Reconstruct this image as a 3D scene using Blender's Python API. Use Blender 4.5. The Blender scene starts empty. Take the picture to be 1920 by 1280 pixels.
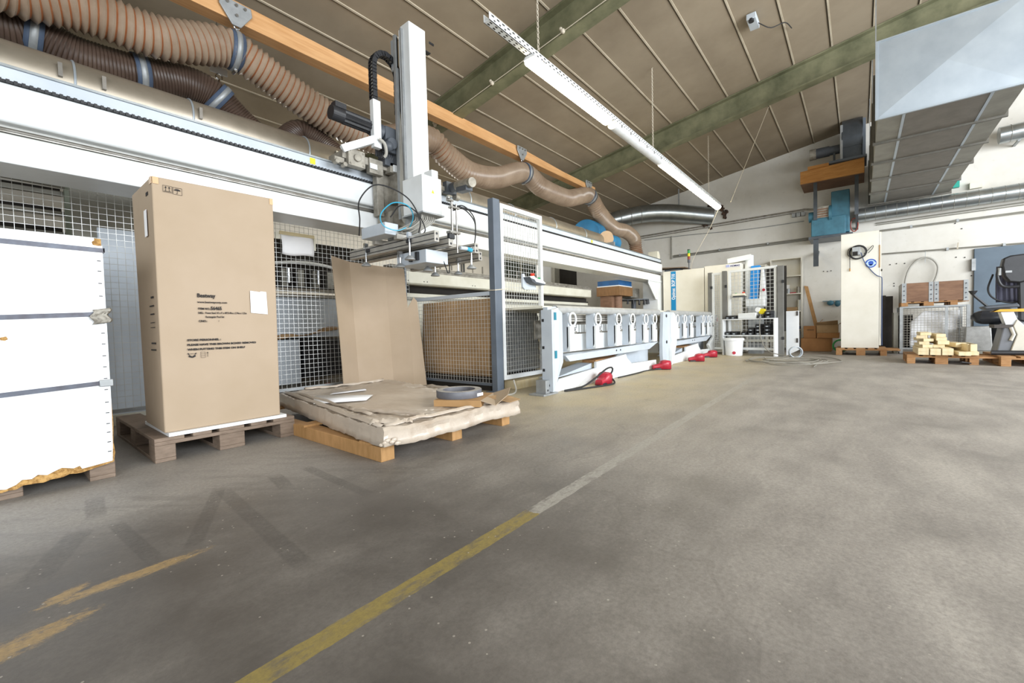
import bpy, math, random
from mathutils import Vector as V, Matrix, Euler
random.seed(7)
PI = math.pi
S = bpy.context.scene
COL = S.collection

# ------------------------------------------------------------------ camera
F_PX = 799.0
YAW, ROLL, PITCH = math.atan(652/799.), math.atan(.025), math.atan(27/799.)
f0 = V((math.cos(YAW), math.sin(YAW), 0)); u0 = V((0, 0, 1)); r0 = f0.cross(u0)
fw = f0*math.cos(PITCH) - u0*math.sin(PITCH); u1 = r0.cross(fw)
rt = r0*math.cos(ROLL) - u1*math.sin(ROLL); up = rt.cross(fw)
cam = bpy.data.cameras.new('camera'); cam.sensor_width = 36; cam.lens = F_PX/1920*36
cam.clip_start = .02; cam.clip_end = 200
co = bpy.data.objects.new('camera', cam); COL.objects.link(co)
co.matrix_world = Matrix(((rt.x, up.x, -fw.x, 0), (rt.y, up.y, -fw.y, 0), (rt.z, up.z, -fw.z, .75), (0, 0, 0, 1)))
S.camera = co

# ------------------------------------------------------------------ world, daylight, exposure
w = bpy.data.worlds.new('World'); S.world = w; w.use_nodes = True
bg = w.node_tree.nodes['Background']; bg.inputs[0].default_value = (.86, .93, 1, 1); bg.inputs[1].default_value = .62

def area(name, loc, target, sx, sy, power, col):
    l = bpy.data.lights.new(name, 'AREA'); l.shape = 'RECTANGLE'; l.size = sx; l.size_y = sy
    l.energy = power; l.color = col
    o = bpy.data.objects.new(name, l); COL.objects.link(o); o.location = loc
    o.rotation_euler = (V(target) - V(loc)).to_track_quat('-Z', 'Y').to_euler()
    return o
area('gate_daylight', (-5.0, -4.5, 2.0), (3, 3, .8), 6, 3.4, 470, (.93, .97, 1))        # open gate behind the camera
area('side_daylight', (5.5, -7.5, 3.0), (9.0, 2, 2.3), 10, 3.2, 1180, (.92, .96, 1))      # window band along the right side
area('aisle_fill_light', (6.0, 6.6, 3.3), (6.0, 6.0, 0), 7, .3, 110, (1, .96, .88))                   # unseen fill light, added to brighten the aisle behind the gantry
S.view_settings.view_transform = 'Standard'; S.view_settings.look = 'None'
S.view_settings.gamma = 1; S.view_settings.exposure = 0.40
S.view_settings.use_curve_mapping = False
S.cycles.max_bounces = 7; S.cycles.diffuse_bounces = 5

# ------------------------------------------------------------------ materials
def lin(c):
    if isinstance(c, str): c = [int(c[i:i+2], 16)/255 for i in (0, 2, 4)]
    return tuple((x/12.92 if x <= .04045 else ((x+.055)/1.055)**2.4) for x in c) + (1,)
class N:
    def __init__(s, name):
        s.m = bpy.data.materials.new(name); s.m.use_nodes = True; s.t = s.m.node_tree
        s.b = s.t.nodes['Principled BSDF']; s.tc = s.t.nodes.new('ShaderNodeTexCoord')
    def n(s, k, **kw):
        x = s.t.nodes.new('ShaderNode'+k)
        for a, b in kw.items(): setattr(x, a, b)
        return x
    def l(s, a, b): s.t.links.new(a, b)
    def noise(s, scale, detail=4, rough=.6, vec=None, stretch=None):
        x = s.n('TexNoise'); x.inputs['Scale'].default_value = scale; x.inputs['Detail'].default_value = detail
        x.inputs['Roughness'].default_value = rough
        src = vec or s.tc.outputs['Object']
        if stretch:
            mp = s.n('Mapping'); mp.inputs['Scale'].default_value = stretch; s.l(src, mp.inputs[0]); src = mp.outputs[0]
        s.l(src, x.inputs['Vector']); return x.outputs[0]
    def ramp(s, fac, stops):
        r = s.n('ValToRGB'); e = r.color_ramp.elements
        while len(e) < len(stops): e.new(.5)
        for i, (p, c) in enumerate(stops):
            e[i].position = p; e[i].color = c if len(c) == 4 else (c[0],)*3+(1,)
        s.l(fac, r.inputs[0]); return r.outputs[0]
    def mix(s, fac, a, b, mode='MIX'):
        m = s.n('Mix', data_type='RGBA', blend_type=mode)
        for i, v in ((0, fac), (6, a), (7, b)):
            if hasattr(v, 'links'): s.l(v, m.inputs[i])
            else: m.inputs[i].default_value = v
        return m.outputs[2]
    def math(s, op, a, b=None, c=None, clamp=False):
        m = s.n('Math', operation=op, use_clamp=clamp)
        for i, v in enumerate((a, b, c)):
            if v is None: continue
            if hasattr(v, 'links'): s.l(v, m.inputs[i])
            else: m.inputs[i].default_value = v
        return m.outputs[0]
    def bump(s, h, strength=.3, dist=.01):
        b = s.n('Bump'); b.inputs['Strength'].default_value = strength; b.inputs['Distance'].default_value = dist
        s.l(h, b.inputs['Height']); s.l(b.outputs[0], s.b.inputs['Normal'])
    def fin(s, color=None, rough=.5, metal=0., spec=None):
        if color is not None:
            if hasattr(color, 'links'): s.l(color, s.b.inputs['Base Color'])
            else: s.b.inputs['Base Color'].default_value = color
        s.b.inputs['Roughness'].default_value = rough; s.b.inputs['Metallic'].default_value = metal
        if spec is not None: s.b.inputs['Specular IOR Level'].default_value = spec
        return s.m

def paint(name, c, rough=.45, c2=None, scale=6, metal=0, amt=(.35, .75), bump=0, stretch=None, spec=None):
    s = N(name)
    if c2 is None:
        l = lin(c); c2 = tuple(x*.86 for x in l[:3])+(1,)
    else: c2 = lin(c2)
    f = s.ramp(s.noise(scale, stretch=stretch), [(amt[0], (0, 0, 0, 1)), (amt[1], (1, 1, 1, 1))])
    if bump: s.bump(s.noise(scale*3, stretch=stretch), bump, .004)
    return s.fin(s.mix(f, lin(c), c2), rough, metal, spec)
def wood(name, c, c2, stretch=(1, 12, 12), scale=3, rough=.7):
    s = N(name)
    a = s.noise(scale, 5, .65, stretch=stretch); b = s.noise(scale*.7, 2)
    f = s.ramp(s.mix(.35, a, b), [(.35, (0, 0, 0, 1)), (.65, (1, 1, 1, 1))])
    s.bump(a, .25, .003)
    return s.fin(s.mix(f, lin(c), lin(c2)), rough)
def emis(name, c, e):
    s = N(name); s.b.inputs['Emission Color'].default_value = lin(c); s.b.inputs['Emission Strength'].default_value = e
    return s.fin(lin(c), .4)

M = {}
M['white'] = paint('white_machine_paint', 'e6e9ea', .35, 'd8dbda', 2.5)
M['cool'] = paint('pale_blue_grey_paint', 'c4ccd4', .4, 'b6bfc8', 3)
M['cream'] = paint('cream_machine_paint', 'dfdccd', .45, 'cfcab6', 3)
M['ivory'] = paint('ivory_cabinet_paint', 'e2ded2', .4, 'd6d1c2', 2)
M['beamshade'] = paint('grey_machine_paint', 'c9cac6', .5, 'b9b9b3', 3)
M['black'] = paint('black_plastic', '202124', .45, '2b2c30', 8)
M['rubber'] = paint('black_rubber', '2a2a2b', .7, '1c1c1d', 8)
M['darkgrey'] = paint('dark_grey_paint', '4b5057', .5, '3e4349', 5)
M['postgrey'] = paint('slate_grey_paint', '646d78', .4, '59626d', 4)
M['postdim'] = paint('grey_brown_post_paint', '6f6e69', .5, '5f5e5a', 4)
M['steel'] = paint('bare_steel', 'a5a39e', .35, '847f77', 14, .85)
M['dirtysteel'] = paint('dusty_steel', 'a39e93', .55, '6f6a60', 12, .35)
M['alu'] = paint('aluminium_profile', 'b4b0a8', .4, '9c988f', 9, .3)
M['rollergrey'] = paint('grey_roller', 'b9bab8', .4, 'a3a4a2', 9, .2)
M['ductpanel'] = paint('brownish_duct_panel', '77726a', .5, '68635b', 5, .3)
M['ductseam'] = paint('dark_duct_flange', '6a675f', .5, '57554e', 6, .3)
M['chrome'] = paint('polished_steel', 'c9cbcd', .18, 'b0b2b5', 6, 1)
M['galv'] = paint('galvanised_sheet', 'b3b8ba', .3, '8f9698', 5, .9, (.3, .8))
M['dustygalv'] = paint('dusty_galvanised_pipe', 'a99f90', .42, '8b8374', 3, .6, (.3, .8))
M['galvlight'] = paint('galvanised_duct_sheet', 'bcc6ce', .42, 'a7b2bc', 3, .55, (.3, .8))
M['galvdull'] = paint('dull_galvanised_sheet', '98968c', .5, '7f7d74', 4, .45, (.3, .8))
M['galvgrey'] = paint('grey_plate', 'a6a9aa', .5, '8c8f90', 9, .4)
M['card'] = paint('brown_cardboard', 'b09d87', .8, 'a6937b', 1.6)
M['carddark'] = paint('weathered_cardboard', 'ad8e68', .85, '957853', 4, bump=.2)
M['cardedge'] = wood('corrugated_cardboard_edges', 'a68864', '7f6546', (1, 1, 40), 6)
M['print'] = paint('black_print', '2d2a2a', .8)
M['paper'] = paint('white_paper', 'f2f2f2', .8, 'e6e6ea', 4)
M['pallet'] = wood('weathered_pallet_wood', '8d7b6b', '6a5a4c', (3, 3, 14), 4)
M['palletnew'] = wood('pallet_wood', 'b0875a', '94683f', (3, 12, 12), 3)
M['beamwood'] = wood('glued_timber', 'd8aa78', 'be8c58', (1, 14, 14), 2)
M['lumber'] = wood('fresh_sawn_timber', 'e0d2b2', 'd3bf93', (8, 8, 2), 3)
M['plank'] = wood('old_plank_wood', 'b58b5b', '957040', (8, 8, 2), 3)
M['ply'] = wood('dark_plywood', '8b6a52', '6b4d3a', (6, 1.5, 10), 3.5)
M['osb'] = paint('particle_board', 'c29a5e', .9, '8f6a38', 60, amt=(.4, .6), bump=.5)
M['strap'] = paint('steel_strap', '646a76', .45, '4a464c', 12, .3)
M['green'] = paint('green_rafter_paint', '7d7c60', .6, '55573f', 3.0, amt=(.35, .7))
M['ceil'] = paint('ceiling_panel', '978a76', .9, '877a67', 1.6)
M['ceilline'] = paint('ceiling_joint_strip', 'bdb29e', .8, 'a89c86', 4)
M['ceildark'] = paint('ceiling_joint_shadow_gap', '5a5144', .9)
M['pvc'] = None
M['hosecu'] = paint('copper_spiral', '8f5430', .35, '9c6543', 9, .1)
M['hosesk'] = paint('dusty_hose_film', 'a5927e', .25, '8b7865', 4)
M['hosebrown'] = paint('brown_hose_film', '57473d', .35, '3f312a', 4)
M['hosebrown2'] = paint('brown_hose_groove', '3c2c22', .4, '2c2019', 4)
M['clampblue'] = paint('blue_rubber_strap', '4d5b70', .5, '3f4b5e', 5)
M['blue'] = paint('blue_fan_paint', '2f7fae', .5, '276a94', 5)
M['bluedirty'] = paint('dusty_blue_fan_paint', '3c6e80', .6, '2c5564', 4)
M['bluestripe'] = paint('blue_stripe_paint', '1184bb', .4, '1184bb')
M['cyan'] = paint('cyan_plastic', '3aa8c9', .35)
M['tealmark'] = paint('teal_sticker', '257f95', .4)
M['red'] = paint('red_plastic', 'b42a3c', .35, '9c2032', 5)
M['redbtn'] = paint('red_button', 'd23a1e', .35)
M['greenbtn'] = paint('green_button', '24a060', .35)
M['yellow'] = paint('yellow_plastic', 'e5d21c', .4)
M['orangewood'] = wood('orange_wood_panel', 'cf9855', 'ad7335', (1, 1.5, 12), 2, .5)
M['dooblue'] = paint('blue_grey_door_paint', '586876', .5, '4b5a67', 2)
M['darkmetal'] = paint('dark_grey_fan_metal', '5a6066', .4, '42464b', 3, .5)
M['board'] = paint('dark_laminate', '4a4440', .6, '35302d', 3)
M['whiteboard'] = paint('white_melamine', 'eff1f2', .35, 'e3e6e8', 2)
M['bag'] = paint('black_bag_film', '303238', .35, '1d1e22', 6)
M['wrapfilm'] = paint('grey_wrapping_film', '9d9d9b', .25, '82827f', 9, bump=.4)
M['grid'] = paint('zinc_wire', 'd4d5d3', .35, 'b0b0ac', 8, .3)
M['tube'] = emis('lit_lamp_cover', 'fff3d0', 17)
M['lampoff'] = paint('unlit_lamp_cover', 'dfe1e2', .25)
M['signblue'] = paint('mandatory_sign_blue', '2350b0', .4)
M['signlight'] = paint('sign_pale_blue', 'bcd6ee', .5)
M['cablegrey'] = paint('grey_cable', 'a9a69d', .5)
M['cableblue'] = paint('blue_grey_cable', '44557a', .45)
M['twine'] = paint('pale_twine', 'cfc6b4', .8)
M['glassdark'] = paint('dirty_window_glass', '39422f', .2, '2b3426', 2)
M['dark'] = paint('dark_recess', '2c2823', .9, '1f1c19', 3)
M['pedestal'] = paint('grey_painted_column', '8f9788', .6, '7f8778', 3)
M['bikegrey'] = paint('bike_grey_plastic', '6d7076', .4)
M['bikesilver'] = paint('bike_silver_plastic', 'c9c4b6', .35)
M['brush'] = wood('brown_brush_bristles', '8f6a42', '6b4c2c', (16, 16, 1), 5)
M['edgeband'] = paint('dark_grey_edge_band', '66676d', .45, '595a60', 20)
M['edgering'] = wood('coiled_edge_band', 'aeaaa4', '8f8b86', (1, 1, 1), 40)
M['greencable'] = paint('green_cable', '2f9a50', .5)
M['redcable'] = paint('red_cable', '8d3b2d', .5)

# wrapped cardboard (dusty film)
def wrapmat():
    s = N('dusty_stretch_film'); a = s.noise(3, 6, .7, stretch=(1, .35, 1)); b = s.noise(22, 3, .6, stretch=(1, .2, 1))
    c = s.ramp(a, [(.3, lin('a39280')), (.5, lin('bdb0a0')), (.7, lin('ada193'))])
    s.bump(s.mix(.5, a, b), .5, .01); s.b.inputs['Coat Weight'].default_value = .25
    return s.fin(c, .4)
M['wrap'] = wrapmat()

# ------------------------------------------------------------------ mesh builder
class MB:
    def __init__(s, mat=None): s.v = []; s.f = []; s.mi = []; s.mats = [mat] if mat else []
    def _m(s, m):
        if m is None: return 0
        if m not in s.mats: s.mats.append(m)
        return s.mats.index(m)
    def add(s, vs, fs, m=None):
        o = len(s.v); s.v += [tuple(x) for x in vs]; i = s._m(m)
        for f in fs: s.f.append(tuple(o+k for k in f)); s.mi.append(i)
        return s
    def box(s, x0, x1, y0, y1, z0, z1, m=None):
        return s.hexa([(x0, y0, z0), (x1, y0, z0), (x1, y1, z0), (x0, y1, z0), (x0, y0, z1), (x1, y0, z1), (x1, y1, z1), (x0, y1, z1)], m)
    def hexa(s, p, m=None):
        return s.add(p, [(0, 3, 2, 1), (4, 5, 6, 7), (0, 1, 5, 4), (1, 2, 6, 5), (2, 3, 7, 6), (3, 0, 4, 7)], m)
    def obox(s, c, size, rot=(0, 0, 0), m=None):
        R = Euler(rot).to_matrix(); c = V(c); a, b, d = [x/2 for x in size]
        P = [(-a, -b, -d), (a, -b, -d), (a, b, -d), (-a, b, -d), (-a, -b, d), (a, -b, d), (a, b, d), (-a, b, d)]
        return s.hexa([R @ V(q) + c for q in P], m)
    def bar(s, p0, p1, w, h, m=None, upv=(0, 0, 1)):
        p0, p1 = V(p0), V(p1); d = (p1-p0).normalized(); u = V(upv)
        if abs(d.dot(u)) > .98: u = V((0, 1, 0))
        a = d.cross(u).normalized()*w/2; b = a.cross(d).normalized()*h/2
        return s.hexa([p0-a-b, p0+a-b, p1+a-b, p1-a-b, p0-a+b, p0+a+b, p1+a+b, p1-a+b], m)
    def prism(s, poly, a0, a1, axis='y', m=None):
        def P(u, v, a): return {'x': (a, u, v), 'y': (u, a, v), 'z': (u, v, a)}[axis]
        n = len(poly); vs = [P(u, v, a0) for u, v in poly] + [P(u, v, a1) for u, v in poly]
        fs = [tuple(range(n)), tuple(range(2*n-1, n-1, -1))] + [(i, i+n, (i+1) % n+n, (i+1) % n) for i in range(n)]
        return s.add(vs, fs, m)
    def cyl(s, p0, p1, r0, r1=None, seg=16, m=None, caps=True):
        r1 = r0 if r1 is None else r1; p0, p1 = V(p0), V(p1); d = (p1-p0).normalized()
        u = V((0, 0, 1)) if abs(d.z) < .9 else V((1, 0, 0)); a = d.cross(u).normalized(); b = d.cross(a)
        vs = []
        for p, r in ((p0, r0), (p1, r1)):
            for k in range(seg):
                t = 2*PI*k/seg; vs.append(p + a*math.cos(t)*r + b*math.sin(t)*r)
        fs = [(k, (k+1) % seg, (k+1) % seg+seg, k+seg) for k in range(seg)]
        if caps: fs += [tuple(range(seg-1, -1, -1)), tuple(range(seg, 2*seg))]
        return s.add(vs, fs, m)
    def lathe(s, prof, c=(0, 0, 0), seg=24, m=None, axis=(0, 0, 1), caps=True):
        c = V(c); d = V(axis).normalized(); u = V((0, 0, 1)) if abs(d.z) < .9 else V((1, 0, 0)); a = d.cross(u).normalized(); b = d.cross(a)
        vs = []; n = len(prof)
        for r, z in prof:
            for k in range(seg):
                t = 2*PI*k/seg; vs.append(c + d*z + (a*math.cos(t) + b*math.sin(t))*max(r, 1e-4))
        fs = [(i*seg+k, i*seg+(k+1) % seg, (i+1)*seg+(k+1) % seg, (i+1)*seg+k) for i in range(n-1) for k in range(seg)]
        if caps: fs += [tuple(range(seg-1, -1, -1)), tuple((n-1)*seg+k for k in range(seg))]
        return s.add(vs, fs, m)
    def tube(s, pts, r, seg=8, m=None, closed=False, ms=None):
        pts = [V(p) for p in pts]; n = len(pts); rr = r if isinstance(r, (list, tuple)) else [r]*n
        tg = [(pts[(i+1) % n if closed else min(i+1, n-1)] - pts[(i-1) % n if closed else max(i-1, 0)]).normalized() for i in range(n)]
        a = tg[0].cross(V((0, 0, 1)));
        if a.length < .05: a = tg[0].cross(V((1, 0, 0)))
        a.normalize(); vs = []
        for i in range(n):
            a = (a - tg[i]*a.dot(tg[i])).normalized(); b = tg[i].cross(a)
            for k in range(seg):
                t = 2*PI*k/seg; vs.append(pts[i] + (a*math.cos(t) + b*math.sin(t))*rr[i])
        o = len(s.v); s.v += [tuple(x) for x in vs]
        for i in range(n if closed else n-1):
            j = (i+1) % n; q = s._m(ms[i % len(ms)] if ms else m)
            for k in range(seg):
                s.f.append((o+i*seg+k, o+i*seg+(k+1) % seg, o+j*seg+(k+1) % seg, o+j*seg+k)); s.mi.append(q)
        if not closed:
            q = s._m(m); s.f.append(tuple(o+k for k in range(seg-1, -1, -1))); s.mi.append(q)
            s.f.append(tuple(o+(n-1)*seg+k for k in range(seg))); s.mi.append(q)
        return s
    def ring(s, c, R, r, axis=(0, 0, 1), seg=28, rs=8, m=None, sq=1.0, a0=0, a1=2*PI):
        c = V(c); d = V(axis).normalized(); u = V((0, 0, 1)) if abs(d.z) < .9 else V((1, 0, 0)); a = d.cross(u).normalized(); b = d.cross(a)
        full = abs(a1-a0-2*PI) < 1e-3; n = seg if full else seg+1
        return s.tube([c + a*math.cos(a0+(a1-a0)*k/seg)*R + b*math.sin(a0+(a1-a0)*k/seg)*R*sq for k in range(n)], r, rs, m, closed=full)
    def grid(s, fn, nu, nv, m=None, thick=0):
        vs = [fn(i/nu, j/nv) for i in range(nu+1) for j in range(nv+1)]
        fs = [(i*(nv+1)+j, (i+1)*(nv+1)+j, (i+1)*(nv+1)+j+1, i*(nv+1)+j+1) for i in range(nu) for j in range(nv)]
        return s.add(vs, fs, m)
    def sphere(s, c, r, seg=16, rings=10, m=None, sc=(1, 1, 1)):
        c = V(c); vs = [c+V((0, 0, -r*sc[2]))]
        for i in range(1, rings):
            p = -PI/2+PI*i/rings
            for k in range(seg):
                t = 2*PI*k/seg; vs.append(c+V((math.cos(p)*math.cos(t)*r*sc[0], math.cos(p)*math.sin(t)*r*sc[1], math.sin(p)*r*sc[2])))
        vs.append(c+V((0, 0, r*sc[2]))); e = len(vs)-1
        fs = [(0, 1+(k+1) % seg, 1+k) for k in range(seg)]
        for i in range(rings-2):
            for k in range(seg):
                a = 1+i*seg; fs.append((a+k, a+(k+1) % seg, a+seg+(k+1) % seg, a+seg+k))
        a = 1+(rings-2)*seg; fs += [(a+k, a+(k+1) % seg, e) for k in range(seg)]
        return s.add(vs, fs, m)
    def build(s, name, parent=None, mat=None, loc=None, bevel=0, smooth=True, solid=0, subd=0, label=None):
        if mat is not None:
            if s.mats: s.mats[0] = mat
            else: s.mats = [mat]
        base = V((0, 0, 0))
        q = parent
        while q is not None: base = base + q.location; q = q.parent
        if parent is None and loc is None:
            xs = [v[0] for v in s.v]; ys = [v[1] for v in s.v]; zs = [v[2] for v in s.v]
            loc = ((min(xs)+max(xs))/2, (min(ys)+max(ys))/2, min(zs))
        off = V(loc) if loc is not None else base
        me = bpy.data.meshes.new(name); me.from_pydata([tuple(V(v)-off) for v in s.v], [], s.f)
        for m in s.mats: me.materials.append(m)
        me.polygons.foreach_set('material_index', s.mi); me.update()
        if smooth: me.shade_smooth(); me.set_sharp_from_angle(angle=.6)
        o = bpy.data.objects.new(name, me); COL.objects.link(o)
        o.location = off - base if parent is not None else off
        if parent is not None: o.parent = parent
        if solid: md = o.modifiers.new('thick', 'SOLIDIFY'); md.thickness = solid; md.offset = 0
        if subd: md = o.modifiers.new('sub', 'SUBSURF'); md.levels = md.render_levels = subd
        if bevel: md = o.modifiers.new('bevel', 'BEVEL'); md.width = bevel; md.segments = 2; md.limit_method = 'ANGLE'
        if label: o['label'] = label
        return o

def tag(o, label=None, cat=None, group=None, kind=None):
    if label: o['label'] = label
    if cat: o['category'] = cat
    if group: o['group'] = group
    if kind: o['kind'] = kind
    return o
def thing(name, label, cat, loc=(0, 0, 0), group=None):
    o = bpy.data.objects.new(name, None); COL.objects.link(o); o.location = loc; o.empty_display_size = .1
    return tag(o, label, cat, group)
def copy_tree(o, parent=None):
    c = o.copy(); COL.objects.link(c)
    if parent is not None: c.parent = parent
    for ch in list(o.children): copy_tree(ch, c)
    return c
def spline(pts, step):
    pts = [V(p) for p in pts]; P = [pts[0]*2-pts[1]] + pts + [pts[-1]*2-pts[-2]]; dense = []
    for i in range(1, len(P)-2):
        for k in range(24):
            t = k/24; a, b, c, d = P[i-1:i+3]
            dense.append(.5*((2*b)+(c-a)*t+(2*a-5*b+4*c-d)*t*t+(3*b-a-3*c+d)*t**3))
    dense.append(pts[-1]); out = [dense[0]]; acc = 0
    for i in range(1, len(dense)):
        a, b = dense[i-1], dense[i]; L = (b-a).length
        while acc + L >= step:
            t = (step-acc)/L; a = a.lerp(b, t); out.append(a.copy()); L = (b-a).length; acc = 0
        acc += L
    return out
def txt(s, size, loc, rot, mat, parent, name='printed_text', bold=.0, sx=1.0, align='LEFT'):
    cu = bpy.data.curves.new(name, 'FONT'); cu.body = s; cu.size = size; cu.offset = bold; cu.align_x = align; cu.extrude = .0004
    cu.resolution_u = 3
    t = bpy.data.objects.new('tmp', cu); COL.objects.link(t)
    me = bpy.data.meshes.new_from_object(t.evaluated_get(bpy.context.evaluated_depsgraph_get()))
    bpy.data.objects.remove(t); me.materials.clear(); me.materials.append(mat)
    o = bpy.data.objects.new(name, me); COL.objects.link(o)
    base = V((0, 0, 0)); q = parent
    while q is not None: base = base + q.location; q = q.parent
    if parent is not None: o.parent = parent
    o.location = V(loc)-base; o.rotation_euler = rot; o.scale = (sx, 1, 1)
    return o
FRONT_Y = (PI/2, 0, 0)            # lettering on a face that looks towards -Y, reading along +X
FRONT_X = (PI/2, 0, -PI/2)        # lettering on a face that looks towards -X, reading along -Y
def wires(mb, o, u, L, z0, z1, step, r, m=None, stepz=None):
    """welded mesh in the vertical plane through o along direction u"""
    o = V(o); u = V(u).normalized(); nrm = V((-u.y, u.x, 0)); stepz = stepz or step
    k = 0
    while k*step <= L+1e-6:
        p = o+u*(k*step); mb.bar((p.x, p.y, z0), (p.x, p.y, z1), r*2, r*2, m, upv=nrm); k += 1
    z = z0
    while z <= z1+1e-6:
        a = o+nrm*r*1.6; b = a+u*L; mb.bar((a.x, a.y, z), (b.x, b.y, z), r*2, r*2, m); z += stepz
    return mb
# ------------------------------------------------------------------ the setting
XW, YL, YR, XB = 13.3, 8.2, -9.0, -8.0
def ceil_z(y): return 5.32 - .161*y
def floormat():
    s = N('dusty_concrete_floor'); P = s.tc.outputs['Object']
    sp = s.n('SeparateXYZ'); s.l(P, sp.inputs[0]); X, Y = sp.outputs[0], sp.outputs[1]
    big = s.noise(.55, 5, .6); mid = s.noise(2.3, 6, .65); fine = s.noise(60, 5, .85); streak = s.noise(1.6, 6, .7, stretch=(.7, 2.2, 1))
    col = s.ramp(s.math('ADD', s.math('MULTIPLY', big, .35), s.math('MULTIPLY', mid, .65)), [(.33, lin('8d8881')), (.47, lin('aaa49c')), (.62, lin('bab4ab'))])
    col = s.mix(s.math('MULTIPLY', s.ramp(streak, [(.42, (0, 0, 0, 1)), (.62, (1, 1, 1, 1))]), .34), col, lin('77726e'))
    # dust that has settled near the saw
    def band(v, a, b, c, d):
        up_ = s.n('MapRange', interpolation_type='SMOOTHSTEP'); s.l(v, up_.inputs[0]); up_.inputs[1].default_value = a; up_.inputs[2].default_value = b
        dn = s.n('MapRange', interpolation_type='SMOOTHSTEP'); s.l(v, dn.inputs[0]); dn.inputs[1].default_value = c; dn.inputs[2].default_value = d
        dn.inputs[3].default_value = 1; dn.inputs[4].default_value = 0
        return s.math('MULTIPLY', up_.outputs[0], dn.outputs[0])
    dust = s.math('MULTIPLY', band(Y, .6, 2.3, 4, 6), band(X, 1.6, 4.2, 10, 12.5))
    dust = s.math('MULTIPLY', dust, s.ramp(s.noise(1.3, 6, .7), [(.3, (.45,)), (.6, (1,))]))
    col = s.mix(s.math('MULTIPLY', dust, .9), col, lin('d3c39c'))
    # pale dusty apron in front of the stored goods, darker area nearest the camera
    ap = s.math('MULTIPLY', band(Y, 2.0, 2.8, 5, 8), band(X, -3, -2, 1.6, 3.2)); col = s.mix(s.math('MULTIPLY', ap, .5), col, lin('a09c97'))
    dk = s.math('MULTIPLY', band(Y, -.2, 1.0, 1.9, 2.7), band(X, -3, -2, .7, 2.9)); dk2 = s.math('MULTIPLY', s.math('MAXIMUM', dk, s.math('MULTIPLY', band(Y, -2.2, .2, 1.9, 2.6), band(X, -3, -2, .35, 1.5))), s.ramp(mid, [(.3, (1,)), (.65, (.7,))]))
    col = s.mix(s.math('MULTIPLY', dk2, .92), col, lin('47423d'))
    rv = s.n('VectorRotate', rotation_type='Z_AXIS'); rv.inputs['Angle'].default_value = .9; s.l(P, rv.inputs['Vector']); rotv = rv.outputs[0]
    # tyre scuffs as bands of noise
    sc = s.ramp(s.noise(5.5, 3, .55, vec=rotv, stretch=(.35, 2.6, 1)), [(.5, (0,)), (.6, (1,))]); sc = s.math('MULTIPLY', sc, s.math('MULTIPLY', band(Y, 1.5, 1.9, 2.6, 3.0), band(X, -1, 0, 1.3, 2)))
    col = s.mix(s.math('MULTIPLY', sc, .2), col, lin('57524f'))
    # tyre marks left by forklift turns
    for (xa, ya, xb_, yb_, hw) in ((.20, 2.36, .05, 1.97, .044), (.29, 2.32, .32, 1.82, .027), (.68, 2.42, .42, 1.82, .030), (.68, 2.37, .61, 1.38, .034), (.28, 2.78, .25, 2.46, .035), (.92, 2.40, .88, 2.14, .036), (1.08, 2.40, 1.07, 1.74, .03)):
        L_ = math.hypot(xb_-xa, yb_-ya); ux, uy = (xb_-xa)/L_, (yb_-ya)/L_
        u = s.math('ABSOLUTE', s.math('ADD', s.math('MULTIPLY', s.math('SUBTRACT', X, (xa+xb_)/2), ux), s.math('MULTIPLY', s.math('SUBTRACT', Y, (ya+yb_)/2), uy)))
        v = s.math('ABSOLUTE', s.math('SUBTRACT', s.math('MULTIPLY', s.math('SUBTRACT', X, (xa+xb_)/2), uy), s.math('MULTIPLY', s.math('SUBTRACT', Y, (ya+yb_)/2), ux)))
        fu = s.n('MapRange', interpolation_type='SMOOTHSTEP'); s.l(u, fu.inputs[0]); fu.inputs[1].default_value = L_/2-.06; fu.inputs[2].default_value = L_/2+.03; fu.inputs[3].default_value = 1; fu.inputs[4].default_value = 0
        fv = s.n('MapRange', interpolation_type='SMOOTHSTEP'); s.l(v, fv.inputs[0]); fv.inputs[1].default_value = hw*.75; fv.inputs[2].default_value = hw*1.1; fv.inputs[3].default_value = 1; fv.inputs[4].default_value = 0
        mk_ = s.math('MULTIPLY', s.math('MULTIPLY', fu.outputs[0], fv.outputs[0]), s.ramp(fine, [(.3, (.5,)), (.7, (.15,))]))
        col = s.mix(mk_, col, lin('3f3c3a'))
    # painted line, yellow nearer the camera and worn to grey further off
    n1 = s.math('MULTIPLY', s.math('SUBTRACT', s.noise(9, 4, .6), .5), .018)
    d = s.math('ABSOLUTE', s.math('ADD', s.math('SUBTRACT', s.math('SUBTRACT', Y, 1.006), s.math('MULTIPLY', X, .0135)), n1))
    line = s.math('LESS_THAN', d, .034)
    wear = s.ramp(s.noise(7, 5, .7, stretch=(1, 2.5, 1)), [(.36, (.12,)), (.5, (.9,))])
    yel = s.math('LESS_THAN', s.math('ADD', X, s.math('MULTIPLY', n1, 4)), 1.36)
    lc = s.mix(yel, lin('b3afa6'), lin('9d8b4b'))
    lf = s.math('MULTIPLY', line, wear); lf = s.math('MULTIPLY', lf, s.math('SUBTRACT', 1, s.math('MULTIPLY', band(X, 4, 8, 20, 21), .75)))
    col = s.mix(lf, col, lc)
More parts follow.
